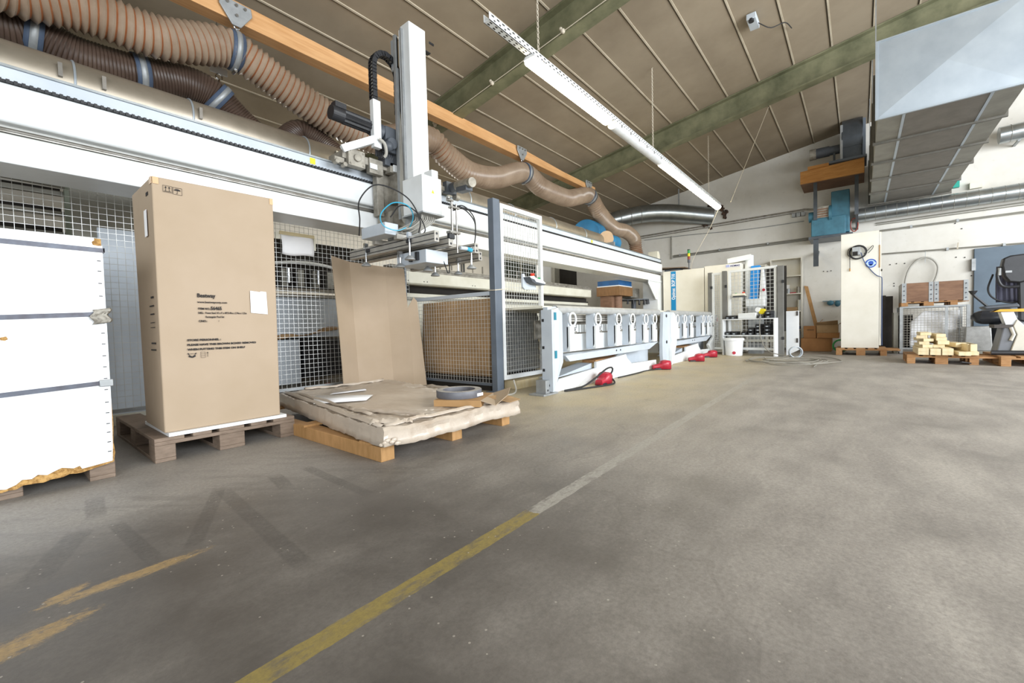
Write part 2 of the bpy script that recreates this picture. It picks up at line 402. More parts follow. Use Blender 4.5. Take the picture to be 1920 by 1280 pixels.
    # sawdust swept into ragged streaks
    for (cx, cy, ang, L, Wd) in ((.02, 1.60, .30, .14, .045), (.26, 1.765, .02, .2, .035), (.11, 1.80, .5, .06, .03)):
        u = s.math('ADD', s.math('MULTIPLY', s.math('SUBTRACT', X, cx), math.cos(ang)), s.math('MULTIPLY', s.math('SUBTRACT', Y, cy), math.sin(ang)))
        v = s.math('SUBTRACT', s.math('MULTIPLY', s.math('SUBTRACT', Y, cy), math.cos(ang)), s.math('MULTIPLY', s.math('SUBTRACT', X, cx), math.sin(ang)))
        e = s.math('ADD', s.math('POWER', s.math('DIVIDE', s.math('ABSOLUTE', u), L), 2), s.math('POWER', s.math('DIVIDE', s.math('ABSOLUTE', v), Wd), 2))
        e = s.math('ADD', e, s.math('MULTIPLY', s.math('SUBTRACT', s.noise(26, 7, .9, stretch=(.6, 1.6, 1)), .5), 6.5))
        col = s.mix(s.math('MULTIPLY', s.ramp(e, [(.3, (1,)), (1., (0,))]), .8), col, lin('b99a63'))
    # chips and specks
    vo = s.n('TexVoronoi'); vo.inputs['Scale'].default_value = 26; s.l(P, vo.inputs['Vector'])
    spk = s.math('MULTIPLY', s.math('LESS_THAN', vo.outputs['Distance'], .085), s.math('GREATER_THAN', s.noise(5, 2), .5))
    col = s.mix(s.math('MULTIPLY', spk, .7), col, lin('c3bcb0'))
    col = s.mix(s.math('MULTIPLY', s.ramp(fine, [(.35, (1,)), (.65, (0,))]), .42), col, lin('4c4844'))
    # cracks
    vc = s.n('TexVoronoi', feature='DISTANCE_TO_EDGE'); vc.inputs['Scale'].default_value = .42
    dn_ = s.n('Mix', data_type='VECTOR'); wn = s.n('TexNoise'); wn.inputs['Scale'].default_value = 1.7; s.l(P, wn.inputs['Vector'])
    va = s.n('VectorMath', operation='ADD'); s.l(P, va.inputs[0]); s.l(wn.outputs['Color'], va.inputs[1]); s.l(va.outputs[0], vc.inputs['Vector'])
    col = s.mix(s.math('MULTIPLY', s.math('LESS_THAN', vc.outputs['Distance'],   .0022), .14), col, lin('5a5550'))
    s.bump(s.mix(.5, fine, mid), .22, .006)
    r = s.ramp(mid, [(.3, (.42,)), (.7, (.66,))]); s.l(r, s.b.inputs['Roughness'])
    s.l(col, s.b.inputs['Base Color']); s.b.inputs['Specular IOR Level'].default_value = .35
    return s.m
def wallmat(name, a, b, c):
    s = N(name); n = s.noise(.8, 5, .65); f = s.noise(9, 4)
    col = s.ramp(n, [(.35, lin(a)), (.55, lin(b)), (.75, lin(c))]); col = s.mix(s.math('MULTIPLY', s.ramp(f, [(.62, (0,)), (.75, (1,))]), .25), col, lin('a39c8c'))
    s.bump(f, .15, .01)
    return s.fin(col, .85)
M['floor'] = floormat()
M['wall'] = wallmat('painted_plaster_wall', 'ccc8be', 'd6d3cb', 'dad8d2')

def struct(name, mb, parent=None, **k):
    o = mb.build(name, parent, **k); o['kind'] = 'structure'; return o
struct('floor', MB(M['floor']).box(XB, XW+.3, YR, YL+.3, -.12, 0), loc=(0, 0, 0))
struct('wall_far', MB(M['wall']).prism([(YR, 0), (YL, 0), (YL, ceil_z(YL)), (YR, ceil_z(YR))], XW, XW+.25, 'x'), smooth=False)
mb = MB(M['wall'])
for a, b, c, d in ((XB, 9.2, 0, 4), (9.2, 12.0, 0, 1.9), (9.2, 12.0, 2.9, 4), (12.0, XW, 0, 4)): mb.box(a, b, YL, YL+.25, c, d)
struct('wall_left', mb)
wn = MB(M['cream']); wn.box(9.2, 12.0, YL+.02, YL+.1, 1.9, 1.96).box(9.2, 12.0, YL+.02, YL+.1, 2.84, 2.9)
for x in (9.2, 10.6, 11.94): wn.box(x, x+.06, YL+.02, YL+.1, 1.9, 2.9)
wo = struct('window_1', wn); struct('window_pane', MB(M['glassdark']).box(9.2, 12, YL+.05, YL+.07, 1.92, 2.88), wo)
# ceiling: slab with cover strips on every joint
c = MB(M['ceil'])
c.prism([(YR, ceil_z(YR)), (YL+.25, ceil_z(YL+.25)), (YL+.25, ceil_z(YL+.25)+.12), (YR, ceil_z(YR)+.12)], XB, XW+.3, 'x')
bays = [(XB, -4.0), (-3.9, .4), (.6, 4.72), (4.95, 9.0), (9.24, XW)]
k = 0; y = -8.6
ys = []
while y < YL:
    ys.append(y); y += .527
for bi, (x0, x1) in enumerate(bays):
    for y in ys:
        y = y + (.0, .0, .11, 0, .0)[bi]
        z = ceil_z(y)
        c.hexa([(x0, y-.011, z-.012+.0018), (x1, y-.011, z-.012+.0018), (x1, y+.011, z-.012-.0018), (x0, y+.011, z-.012-.0018), (x0, y-.011, z+.01), (x1, y-.011, z+.01), (x1, y+.011, z+.01), (x0, y+.011, z+.01)], M['ceilline'])
        c.hexa([(x0, y+.012, z-.004), (x1, y+.012, z-.004), (x1, y+.03, z-.007), (x0, y+.03, z-.007), (x0, y+.012, z+.01), (x1, y+.012, z+.01), (x1, y+.03, z+.01), (x0, y+.03, z+.01)], M['ceildark'])
struct('ceiling', c, smooth=False)
# rafters: painted steel I-beams following the roof slope
def rafter(name, xc, h=.42, wf=.2):
    m = MB(M['green'])
    def seg(xa, xb, d0, d1, mt=None): m.prism([(YR, ceil_z(YR)-d1), (YL, ceil_z(YL)-d1), (YL, ceil_z(YL)-d0), (YR, ceil_z(YR)-d0)], xa, xb, 'x', mt)
    seg(xc-wf/2, xc+wf/2, .005, .03); seg(xc-wf/2, xc+wf/2, h-.02, h); seg(xc-.008, xc+.008, .03, h-.02)
    return struct(name, m, smooth=False)
rafter('trim_1', 4.84); rafter('trim_2', 9.12); rafter('trim_3', .5); rafter('trim_4', -3.95)
# steel door in the far wall
d = struct('door_1', MB(M['dooblue']).box(XW-.06, XW-.004, -3.6, -1.88, .02, 2.16), bevel=.006)
struct('door_hinge', MB(M['galvgrey']).box(XW-.1, XW-.02, -1.9, -1.84, 1.7, 1.95), d)
# ------------------------------------------------------------------ storage gantry
G = thing('storage_gantry', 'long white overhead gantry beam with dark recessed rail, carried on a white end leg', 'gantry', (5, 4.19, 0))
X0, X1 = -1.6, 11.2
m = MB(M['white']); m.box(X0, X1, 4.0, 4.37, 1.82, 1.99); m.build('lower_beam', G, bevel=.006)
m = MB(M['beamshade']); m.box(X0, X1-.02, 4.075, 4.36, 1.989, 2.075); m.box(X0, X1-.02, 4.03, 4.08, 1.99, 2.004); m.build('recessed_web', G)
m = MB(M['white']); m.box(X0, X1, 4.0, 4.37, 2.07, 2.305); m.build('upper_beam', G, bevel=.022)
m = MB(M['steel']); m.cyl((X0, 4.035, 2.03), (X1-.05, 4.035, 2.03), .012, seg=10)
m.box(X0, X1-.05, 4.03, 4.08, 2.012, 2.02); m.build('guide_rail', G)
m = MB(M['black']); m.box(X0, X1-.05, 4.005, 4.03, 2.306, 2.322)
x = X0
while x < X1-.08:
    m.box(x, x+.016, 3.993, 4.012, 2.304, 2.324); x += .032
m.build('toothed_rack', G, smooth=False)
m = MB(M['cool']); m.box(X0, X1-.05, 4.02, 4.30, 2.322, 2.405); m.build('top_rail', G, bevel=.004)
m = MB(M['galv']); m.box(X0, X1-.05, 4.01, 4.06, 2.405, 2.42); m.build('rail_cover_strip', G)
m = MB(M['white'])
m.box(10.82, 11.2, 3.99, 4.38, 0, 1.818); m.box(10.7, 11.3, 3.9, 4.45, 0, .02)
m.prism([(10.82, 1.818), (10.25, 1.818), (10.25, 1.74), (10.72, 1.36), (10.82, 1.36)], 4.0, 4.02, 'y')
m.box(10.2, 11.2, 3.98, 4.0, 1.8, 1.86)
m.build('end_leg', G, bevel=.004)
MB(M['white']).box(-1.6, -1.25, 3.99, 4.38, 0, 1.818).build('end_leg', G, bevel=.004)
MB(M['cream']).prism([(11.0, 2.3), (11.18, 2.3), (11.18, 2.52), (11.1, 2.62), (11.0, 2.62)], 4.05, 4.3, 'y').build('end_stop', G, bevel=.005)
for x, wd in ((1.98, .05), (7.42, .05)): MB(M['yellow']).box(x, x+wd, 4.0155, 4.0195, 2.34, 2.395).build('yellow_marker', G)

# galvanised collector duct behind the gantry
D = thing('collector_duct', 'straight galvanised duct lying behind the top of the white gantry beam', 'duct', (4, 4.86, 2.6))
prof = [(x, 4.86, 2.80) for x in (X0, 9.35)]
m = MB(M['dustygalv']); m.cyl((X0, 4.86, 2.73), (9.35, 4.86, 2.73), .2, seg=40); m.build('duct_pipe', D)
for x in (-.3, .5, 1.25, 2.3, 3.6, 4.2, 4.8, 5.9, 7.2, 8.4):
    MB(M['galvlight']).ring((x, 4.86, 2.73), .203, .008, (1, 0, 0), 40, 6).build('duct_clamp', D)
for x in (.42, .66, 1.3, 2.6, 6.55):
    MB(M['chrome']).box(x-.012, x+.012, 4.63, 4.665, 2.71, 2.81).build('clamp_lever', D)
# brackets carrying the duct on the gantry
for x in (0, 3, 6, 9): MB(M['galvgrey']).box(x, x+.05, 4.3, 4.9, 2.39, 2.62).build('duct_bracket', D)

# fan at the end of the collector duct
Fn = thing('duct_fan', 'blue fan housing with beige blanked inlet at the far end of the galvanised collector duct', 'fan', (9.9, 5.0, 2.3))
m = MB(M['blue']); m.cyl((9.55, 5.35, 2.98), (9.95, 5.35, 2.98), .42, seg=36); m.cyl((9.4, 4.72, 2.75), (9.9, 4.72, 2.75), .19, seg=30)
m.box(9.5, 9.95, 4.7, 5.3, 2.42, 2.9); m.build('fan_housing', Fn, bevel=.01)
m = MB(M['carddark']); m.cyl((9.26, 4.62, 2.80), (9.44, 4.69, 2.78), .16, seg=28); m.build('blanked_inlet', Fn, mat=paint('beige_cap', 'd8b996', .7), label='beige round blanking cap')
MB(M['galvgrey']).box(9.45, 10.0, 4.72, 5.6, 2.3, 2.42).box(9.6, 9.7, 4.1, 5.2, 2.25, 2.31).build('fan_foot', Fn)

# round duct that leaves through the torn hole in the far wall
B_ = thing('exhaust_duct', 'fat round galvanised duct leaving through a ragged hole in the far wall', 'duct', (12.3, 4.6, 3.4))
pts = spline([(11.6, 6.3, 3.72), (12.3, 5.2, 3.98), (12.75, 4.4, 3.99), (13.32, 3.25, 3.78)], .1)
MB(M['galv']).tube(pts, [.2+.05*min(1, i/9) for i in range(len(pts))], 30).build('duct_pipe', B_)
for i in (5, 9, 12, 15):
    if i < len(pts)-1:
        t = (pts[i+1]-pts[i-1]).normalized(); MB(M['galvdull']).ring(pts[i], .2+.05*min(1, i/9)+.002, .008, t, 32, 6).build('duct_seam', B_)
random.seed(3)
m = MB(paint('broken_masonry', '6b5444', .95, '2f2520', 20, amt=(.4, .6), bump=.5))
for k in range(46):
    a = random.uniform(-1.4, 3.6); R_ = random.uniform(.27, .36)
    m.obox((XW-.03+random.uniform(-.02, .02), 3.27+math.cos(a)*R_, 3.79+math.sin(a)*R_*.95), (.05, random.uniform(.04, .1), random.uniform(.03, .08)), (random.random(), random.random(), random.random()))
struct('trim_5', m)
S_ = MB(M['galvgrey']).bar((11.8, 6.0, 3.95), (11.8, 6.0, ceil_z(6.0)), .03, .03).bar((12.9, 4.1, 4.2), (12.9, 4.1, ceil_z(4.1)), .03, .03).build('duct_hanger', B_)

# ------------------------------------------------------------------ corrugated extraction hoses
def corr(name, parent, pts, r, pitch, mats, amp):
    P = spline(pts, pitch/4); n = len(P)
    rr = [r+amp*(0, 1, 0, -1)[i % 4] for i in range(n)]
    return MB(mats[0]).tube(P, rr, 26, mats[0], ms=mats).build(name, parent), P
H1 = thing('extraction_hose', 'large translucent corrugated hose with copper spiral slung under the timber beam', 'hose', (5, 5, 3.2))
h1 = [(-.9, 4.85, 3.42), (-.2, 4.9, 3.38), (.21, 5, 3.40), (.59, 5, 3.47), (1.11, 5, 3.49), (1.65, 5, 3.66), (1.92, 5, 3.60), (2.36, 5, 3.44), (2.9, 5, 3.31), (3.4, 5, 3.30), (3.95, 5, 3.52), (4.34, 5, 3.58), (4.6, 5, 3.45), (5.12, 5, 3.31), (5.79, 5, 3.40), (6.6, 5, 3.70), (7.2, 5, 3.56), (8.1, 5, 3.55), (8.6, 5, 3.68), (9.15, 5, 3.82), (9.7, 5, 3.52), (10.44, 5, 3.28), (11.2, 5, 3.30), (11.75, 5, 3.18), (11.9, 5, 2.85), (11.9, 4.9, 2.45)]
cg = [M['hosesk'], M['hosesk'], M['hosecu'], M['hosesk']]
_, P1 = corr('corrugated_hose', H1, h1, .172, .058, cg, .015)
H2 = thing('extraction_hose', 'dark brown finely ribbed hose sagging behind the copper spiral hose', 'hose', (1, 5.35, 3.1))
h2 = [(-1.2, 5.35, 3.3), (-.4, 5.33, 3.26), (.16, 5.35, 3.27), (.34, 5.35, 3.30), (.61, 5.35, 3.23), (1.02, 5.35, 3.26), (1.38, 5.35, 3.33), (1.62, 5.35, 3.29), (1.86, 5.35, 3.10), (2.1, 5.3, 2.93), (2.32, 5.3, 3.0), (2.5, 5.28, 3.16), (2.72, 5.2, 3.05), (2.9, 5.05, 2.86)]
_, P2 = corr('ribbed_hose', H2, h2, .16, .026, [M['hosebrown'], M['hosebrown'], M['hosebrown2'], M['hosebrown']], .004)
def near(P, x): return min(range(1, len(P)-1), key=lambda i: abs(P[i].x-x))
def hose_clamp(parent, P, x, r, wd=.035):
    i = near(P, x); t = (P[i+1]-P[i-1]).normalized(); c = P[i]
    MB(M['clampblue']).cyl(c-t*wd*1.6, c+t*wd*1.6, r+.006, seg=30, caps=False).build('rubber_strap', parent, solid=.006)
    MB(M['galvgrey']).cyl(c-t*wd*.7, c+t*wd*.7, r+.014, seg=30, caps=False).build('hose_clamp', parent, solid=.004)
    MB(M['chrome']).cyl(c+V((0, -.03, -r-.03)), c+V((0, .05, -r-.03)), .016, seg=10).build('clamp_screw', parent)
    return c
for x in (1.72, 6.62, 9.2): hose_clamp(H1, P1, x, .178)
for x in (.34, 1.02, 1.66): hose_clamp(H2, P2, x, .166)

# timber beam on which the hose trolleys run
TB = thing('timber_rail', 'orange glued timber rail hung under the green rafters, carrying the hose trolleys', 'beam', (4, 5, 3.93))
MB(M['beamwood']).box(-2.2, 9.35, 4.93, 5.09, 3.93, 4.05).build('lower_timber', TB, bevel=.003)
MB(M['beamwood']).prism([(-2.2, 4.055), (8.0, 4.055), (6.4, 4.11), (-2.2, 4.17)], 4.94, 5.08, 'y').build('upper_timber', TB)
for x in (.5, 4.84, 9.12): MB(M['green']).box(x-.05, x+.05, 4.99, 5.03, 4.04, ceil_z(5)-.42).build('hanger', TB)
for x, zc, lab in ((1.72, 3.97, 'grey triangular trolley plate on the timber rail, nearest the camera'), (6.45, 3.98, 'middle grey trolley plate on the timber rail, above the hose behind the fence post'), (9.0, 3.99, 'grey trolley plate on the far end of the timber rail')):
    t = thing('hose_trolley', lab, 'trolley', (x, 4.9, 3.9), 'trolleys on the timber rail')
    MB(M['galvgrey']).prism([(x-.14, 4.11), (x+.14, 4.11), (x+.15, 4.03), (x+.04, 3.87), (x-.04, 3.87), (x-.15, 4.03)], 4.9, 4.915, 'y').build('trolley_plate', t, bevel=.006)
    m = MB(M['steel'])
    for dx, dz in ((-.08, 4.07), (.0, 4.07), (.08, 4.07), (0, 3.97)): MB(M['steel']).cyl((x+dx, 4.882, dz), (x+dx, 4.9, dz), .014, seg=8).build('bolt', t)
    m = MB(M['chrome']); m.ring((x, 4.91, 3.868), .026, .007, (0, 1, 0), 16, 6)
    c = P1[near(P1, x)]; m.tube([(x, 4.91, 3.85), (x+.01, 4.93, 3.845), (x, 4.97, c.z+.19)], .006, 6); m.build('hook', t)
t = thing('hose_hanger', 'small white hanger hook holding the brown ribbed hose', 'hanger', (1.68, 5.35, 3.45))
MB(M['white']).box(1.6, 1.76, 5.34, 5.36, 3.55, 3.62).build('hanger_plate', t)
MB(M['chrome']).ring((1.68, 5.35, 3.52), .03, .007, (0, 1, 0), 16, 6).tube([(1.68, 5.35, 3.49), (1.68, 5.35, 3.43)], .01, 6).build('hook', t)
MB(M['galvgrey']).bar((1.68, 5.35, 3.62), (1.68, 5.35, ceil_z(5.35)), .008, .008).build('hanger_rod', t)

# ------------------------------------------------------------------ gripper robot on the gantry
R = thing('gripper_robot', 'white vertical lifting column with suction gripper riding on the gantry beam', 'robot', (2.85, 3.7, 1.4))
m = MB(M['white']); m.prism([(2.78, 3.5), (2.99, 3.5), (2.99, 3.7), (2.80, 3.7), (2.80, 3.66), (2.78, 3.64)], 1.9, 3.84, 'z'); m.build('lifting_column', R, bevel=.006)
m = MB(M['galvgrey']); m.box(2.755, 2.79, 3.60, 3.62, 1.9, 3.8).box(2.755, 2.79, 3.70, 3.735, 1.9, 3.78); m.build('column_rail', R)
m = MB(M['galvlight']); m.box(2.775, 2.79, 3.70, 3.80, 3.45, 3.76); m.build('cable_tray', R)
m = MB(M['white']); m.box(2.64, 2.88, 3.2, 3.5, 1.87, 2.22); m.box(2.78, 2.86, 3.22, 3.34, 2.22, 2.30); m.build('control_box', R, bevel=.006)
MB(M['yellow']).prism([(2.75, 2.06), (2.785, 2.06), (2.767, 2.095)], 3.1975, 3.199, 'y').build('warning_sticker', R)
m = MB(M['galvgrey']); m.box(2.63, 2.90, 3.19, 3.51, 1.855, 1.868); m.build('box_floor', R)
m = MB(M['galvgrey']); m.box(3.0, 3.06, 3.45, 3.46, 3.70, 3.72); m.cyl((3.0, 3.6, 3.62), (3.05, 3.6, 3.62), .02, seg=12); m.box(2.99, 3.1, 3.55, 3.6, 3.68, 3.69); m.build('top_switch', R, mat=M['black'])
# carriage on the beam
m = MB(M['dirtysteel']); m.box(2.66, 2.96, 3.93, 3.975, 1.8, 2.48); m.box(2.62, 2.70, 3.9, 3.98, 1.95, 2.42); m.box(2.86, 2.93, 3.87, 3.93, 1.85, 2.45)
m.box(2.78, 3.0, 3.72, 3.95, 2.1, 2.4); m.box(2.72, 3.0, 3.8, 3.95, 1.86, 2.0); m.build('carriage_plate', R, bevel=.004)
m = MB(M['dirtysteel']); m.box(2.22, 3.05, 3.86, 4.12, 2.425, 2.5); m.box(2.26, 2.44, 3.82, 3.9, 2.36, 2.52); m.box(2.5, 2.66, 3.84, 3.9, 2.35, 2.5); m.box(2.72, 2.9, 3.8, 3.9, 2.4, 2.5)
m.cyl((2.35, 3.8, 2.44), (2.35, 3.83, 2.44), .035, seg=20); m.box(2.14, 2.24, 3.86, 3.92, 2.37, 2.42); m.cyl((2.16, 3.84, 2.37), (2.16, 3.9, 2.37), .022, seg=14); m.cyl((2.24, 3.84, 2.36), (2.24, 3.9, 2.36), .022, seg=14)
for dx in (2.28, 2.42):
    for dz in (2.38, 2.5): m.cyl((dx, 3.812, dz), (dx, 3.825, dz), .009, seg=8)
m.build('carriage_top', R, bevel=.003)
m = MB(M['white']); m.box(2.5, 2.58, 3.825, 3.838, 2.39, 2.44); m.box(2.75, 2.82, 3.785, 3.798, 2.41, 2.48); m.box(2.84, 2.9, 3.785, 3.798, 2.4, 2.47); m.build('terminal_cover', R)
m = MB(M['steel'])
for k in range(9): m.tube(spline([(2.56+k*.02, 3.84, 2.62), (2.55+k*.025, 3.80, 2.57), (2.56+k*.022, 3.81, 2.50)], .02), .006, 5)
m.build('cable_glands', R, mat=M['black'])
# drive motor: finned barrel, terminal box and gear unit
m = MB(M['black']); ax = (3.83, 2.80)
m.cyl((2.10, ax[0], ax[1]), (2.22, ax[0], ax[1]), .065, seg=24)
poly = []
for k in range(24):
    r_ = .058 if k % 2 else .068; t_ = 2*PI*k/24; poly.append((ax[0]+math.cos(t_)*r_, ax[1]+math.sin(t_)*r_))
m.prism(poly, 2.22, 2.52, 'x'); m.box(2.13, 2.24, ax[0]-.04, ax[0]+.04, 2.855, 2.905); m.build('drive_motor', R, smooth=False, mat=M['black'])
m = MB(M['darkgrey']); m.cyl((2.52, 3.83, 2.80), (2.64, 3.83, 2.78), .075, .085, seg=24); m.box(2.64, 2.78, 3.75, 3.95, 2.58, 2.84); m.cyl((2.69, 3.70, 2.66), (2.69, 3.76, 2.66), .06, seg=24)
m.sphere((2.65, 3.73, 2.62), .055, 16, 10); m.box(2.66, 2.84, 3.80, 3.93, 2.46, 2.60); m.build('gear_unit', R, bevel=.008)
m = MB(M['white']); m.box(2.50, 2.585, 3.74, 3.80, 2.58, 3.05); m.build('cable_duct', R, bevel=.003)
m = MB(M['white']); m.bar((2.52, 3.77, 2.66), (2.22, 3.86, 2.50), .06, .07); m.build('duct_arm', R, bevel=.003)
m = MB(M['cablegrey']); m.tube(spline([(2.54, 3.72, 2.66), (2.59, 3.70, 2.62), (2.62, 3.72, 2.54), (2.61, 3.75, 2.5)], .02), .016, 10); m.build('conduit_loop', R)
# cable chain: articulated links in a hairpin
lk = MB(M['black']); path = [(2.54, 3.79, z/100) for z in range(305, 341, 1)]
for k in range(0, 37):
    a = PI - PI*k/36; path.append((2.69+.15*math.cos(a), 3.79, 3.40+.17*math.sin(a)))
path += [(2.84, 3.79, z/100) for z in range(340, 300, -1)]
ln = spline(path, .034)
for i in range(len(ln)-1):
    a, b = ln[i], ln[i+1]; d = (b-a).normalized()
    for s_ in (-.034, .034): lk.bar(a+V((0, s_, 0))-d*.004, b+V((0, s_, 0))+d*.004 if i % 2 else b+V((0, s_, 0)), .008, .05, None, upv=(0, 1, 0)) if False else lk.bar(a+V((0, s_, 0)), b+V((0, s_, 0))+d*.006, .05 if i % 2 else .044, .008, upv=(0, 1, 0))
    mid = (a+b)/2; n_ = V((-d.z, 0, d.x)); lk.bar(mid+n_*.022-V((0, .034, 0)), mid+n_*.022+V((0, .034, 0)), .012, .006); lk.bar(mid-n_*.022-V((0, .034, 0)), mid-n_*.022+V((0, .034, 0)), .012, .006)
lk.build('cable_chain', R, smooth=False)
m = MB(M['cablegrey'])
for dy in (-.02, 0, .02): m.tube(ln[::2], .009, 5) if dy == 0 else m.tube([p+V((0, dy, 0)) for p in ln[::2]], .007, 5)
for k in range(5): m.tube(spline([(2.83+.006*k, 3.76+.012*k, 3.04), (2.79, 3.70+.01*k, 2.9), (2.77, 3.66+.015*k, 2.4), (2.77, 3.64+.018*k, 1.95), (2.8, 3.6, 1.8)], .06), .009, 6)
m.build('cable_bundle', R)
# second gear motor behind the column
m = MB(M['darkgrey']); m.cyl((3.66, 3.95, 2.47), (3.62, 3.74, 2.46), .06, .05, seg=20); m.box(3.56, 3.72, 3.86, 3.93, 2.40, 2.53); m.build('motor_flange', R)
m = MB(M['postgrey']); m.cyl((3.62, 3.74, 2.455), (3.57, 3.44, 2.42), .055, seg=20); m.build('motor_barrel', R, mat=M['dirtysteel'])
m = MB(M['darkgrey']); m.bar((3.61, 3.70, 2.39), (3.58, 3.50, 2.37), .1, .06); m.build('terminal_box', R, bevel=.006)
m = MB(M['dirtysteel']); m.box(3.02, 3.7, 3.90, 4.05, 2.42, 2.47); m.box(3.3, 3.42, 3.88, 3.95, 2.38, 2.5); m.cyl((3.72, 3.9, 2.38), (3.78, 3.9, 2.38), .04, seg=14); m.build('motor_mount', R)

# suction gripper
m = MB(M['galvgrey']); m.cyl((2.84, 3.62, 1.92), (2.84, 3.62, 1.70), .07, .09, seg=20); m.box(2.62, 3.0, 3.45, 3.75, 1.66, 1.71); m.build('gripper_head', R, bevel=.004)
def profile(parent, x, y0, y1, zt, wd=.055, h=.10):
    m = MB(M['alu']); m.box(x-wd/2, x+wd/2, y0, y1, zt-h, zt)
    p = m.build('cross_bar', parent, bevel=.003)
    s_ = MB(M['black'])
    for dz in (.025, .075): s_.box(x-wd/2-.001, x-wd/2+.004, y0+.004, y1-.004, zt-dz-.004, zt-dz+.004); s_.box(x+wd/2-.004, x+wd/2+.001, y0+.004, y1-.004, zt-dz-.004, zt-dz+.004)
    s_.box(x-.004, x+.004, y0+.004, y1-.004, zt-h-.001, zt-h+.004); s_.cyl((x, y0-.001, zt-.025), (x, y0+.01, zt-.025), .012, seg=10); s_.cyl((x, y0-.001, zt-.075), (x, y0+.01, zt-.075), .012, seg=10)
    s_.build('profile_slot', p, smooth=False)
profile(R, 2.60, 2.97, 4.40, 1.64); profile(R, 2.80, 3.0, 4.45, 1.63); profile(R, 3.17, 3.02, 4.2, 1.61); profile(R, 3.50, 3.28, 4.5, 1.60)
m = MB(M['alu']); m.box(2.5, 3.6, 3.42, 3.48, 1.62, 1.67); m.box(2.5, 3.6, 3.78, 3.84, 1.62, 1.67); m.build('long_bar', R, bevel=.003)
m = MB(M['cool']); m.box(2.38, 2.53, 3.44, 3.84, 1.655, 1.765); m.build('valve_box', R, bevel=.006)
m = MB(M['cool']); m.box(2.66, 2.94, 3.20, 3.66, 1.39, 1.515); m.build('vacuum_unit', R, bevel=.006)
m = MB(M['black']); m.obox((2.65, 3.32, 1.46), (.03, .04, .08)); m.obox((2.65, 3.42, 1.44), (.03, .03, .05)); m.build('valve', R)
def cup(x, y, zt, zb, r=.05):
    m = MB(M['chrome']); m.cyl((x, y, zt), (x, y, zb+.02), .008, seg=8); m.box(x-.02, x+.02, y-.015, y+.015, zt-.05, zt+.01); c_ = m.build('suction_stem', R)
    MB(M['galvgrey']).lathe([(.01, .035), (.02, .03), (r*.8, .012), (r, 0), (r*.96, -.008), (.01, -.006)], (x, y, zb), 20).build('suction_cup', c_)
for x, y, zt, zb in ((2.555, 4.05, 1.66, 1.44), (2.555, 3.31, 1.66, 1.42), (2.86, 3.42, 1.5, 1.35), (3.13, 3.62, 1.53, 1.34), (3.13, 3.06, 1.56, 1.36), (3.46, 3.6, 1.55, 1.38), (2.62, 3.55, 1.52, 1.38)): cup(x, y, zt, zb)
# clamp at the near end of the bars
m = MB(M['steel']); m.cyl((2.90, 3.02, 1.48), (2.90, 3.02, 1.95), .008, seg=8); m.cyl((2.84, 3.02, 1.6), (2.84, 3.02, 1.98), .011, seg=8); m.box(2.80, 2.93, 3.0, 3.06, 1.66, 1.68); m.box(2.82, 2.93, 3.0, 3.05, 1.90, 1.915)
m.cyl((2.80, 3.02, 1.98), (2.80, 3.02, 1.995), .02, seg=12); m.box(2.79, 2.85, 3.0, 3.04, 1.96, 1.975); m.build('stop_rod', R)
m = MB(M['black']); pass
for q_ in ((2.77, 2.84, 2.985, 3.02, 1.60, 1.65), (2.55, 2.60, 3.3, 3.36, 1.575, 1.61), (2.55, 2.6, 4.0, 4.06, 1.575, 1.61)): MB(M['black']).box(*q_).build('bar_clamp', R, bevel=.004)
m = MB(M['cool']); m.cyl((2.92, 3.0, 1.53), (3.0, 2.99, 1.53), .018, seg=10); m.cyl((3.0, 2.99, 1.53), (3.06, 2.985, 1.52), .02, seg=10, m=M['cyan']); m.build('air_coupling', R)
m = MB(M['rubber'])
m.tube(spline([(2.30, 3.75, 1.67), (2.22, 3.60, 1.78), (2.16, 3.50, 1.92), (2.25, 3.42, 2.06), (2.38, 3.35, 2.06), (2.52, 3.25, 1.96), (2.60, 3.2, 1.78), (2.62, 3.25, 1.66)], .02), .006, 6)
m.tube(spline([(2.45, 3.45, 1.82), (2.5, 3.35, 1.92), (2.6, 3.25, 1.86), (2.66, 3.2, 1.7), (2.64, 3.25, 1.64)], .02), .006, 6)
for dz in (0, .03): m.tube(spline([(2.88, 3.05, 1.92-dz), (3.0, 3.02, 1.95-dz), (3.12, 3.0, 1.86-dz), (3.16, 3.02, 1.72), (3.17, 3.05, 1.6)], .02), .006, 6)
m.tube(spline([(2.72, 3.3, 1.5), (2.86, 3.22, 1.46), (2.92, 3.18, 1.30), (2.96, 3.2, 1.4)], .02), .006, 6)
m.build('black_air_line', R)
m = MB(M['cyan']); m.tube(spline([(2.62, 3.42, 1.70), (2.60, 3.30, 1.82), (2.50, 3.25, 1.90), (2.36, 3.28, 1.90), (2.28, 3.35, 1.80), (2.32, 3.38, 1.71), (2.45, 3.36, 1.68), (2.55, 3.34, 1.72)], .02), .0055, 6)
m.build('blue_air_line', R)
m = MB(M['cablegrey']); random.seed(5)
for k in range(16):
    x = 2.68+.18*(k % 8)/8; y = 3.27+.1*(k//8)
    m.tube(spline([(x, y, 1.87), (x-.005, y, 1.81), (x-.07-.006*k, y+.06+random.uniform(-.03, .03), 1.73), (x-.16, y+.14, 1.69+random.uniform(-.01, .02)), (2.5+random.uniform(-.05, .1), 3.45+random.uniform(0, .25), 1.675)], .03), random.choice((.005, .007, .009)), 6)
m.build('hose_fan', R)
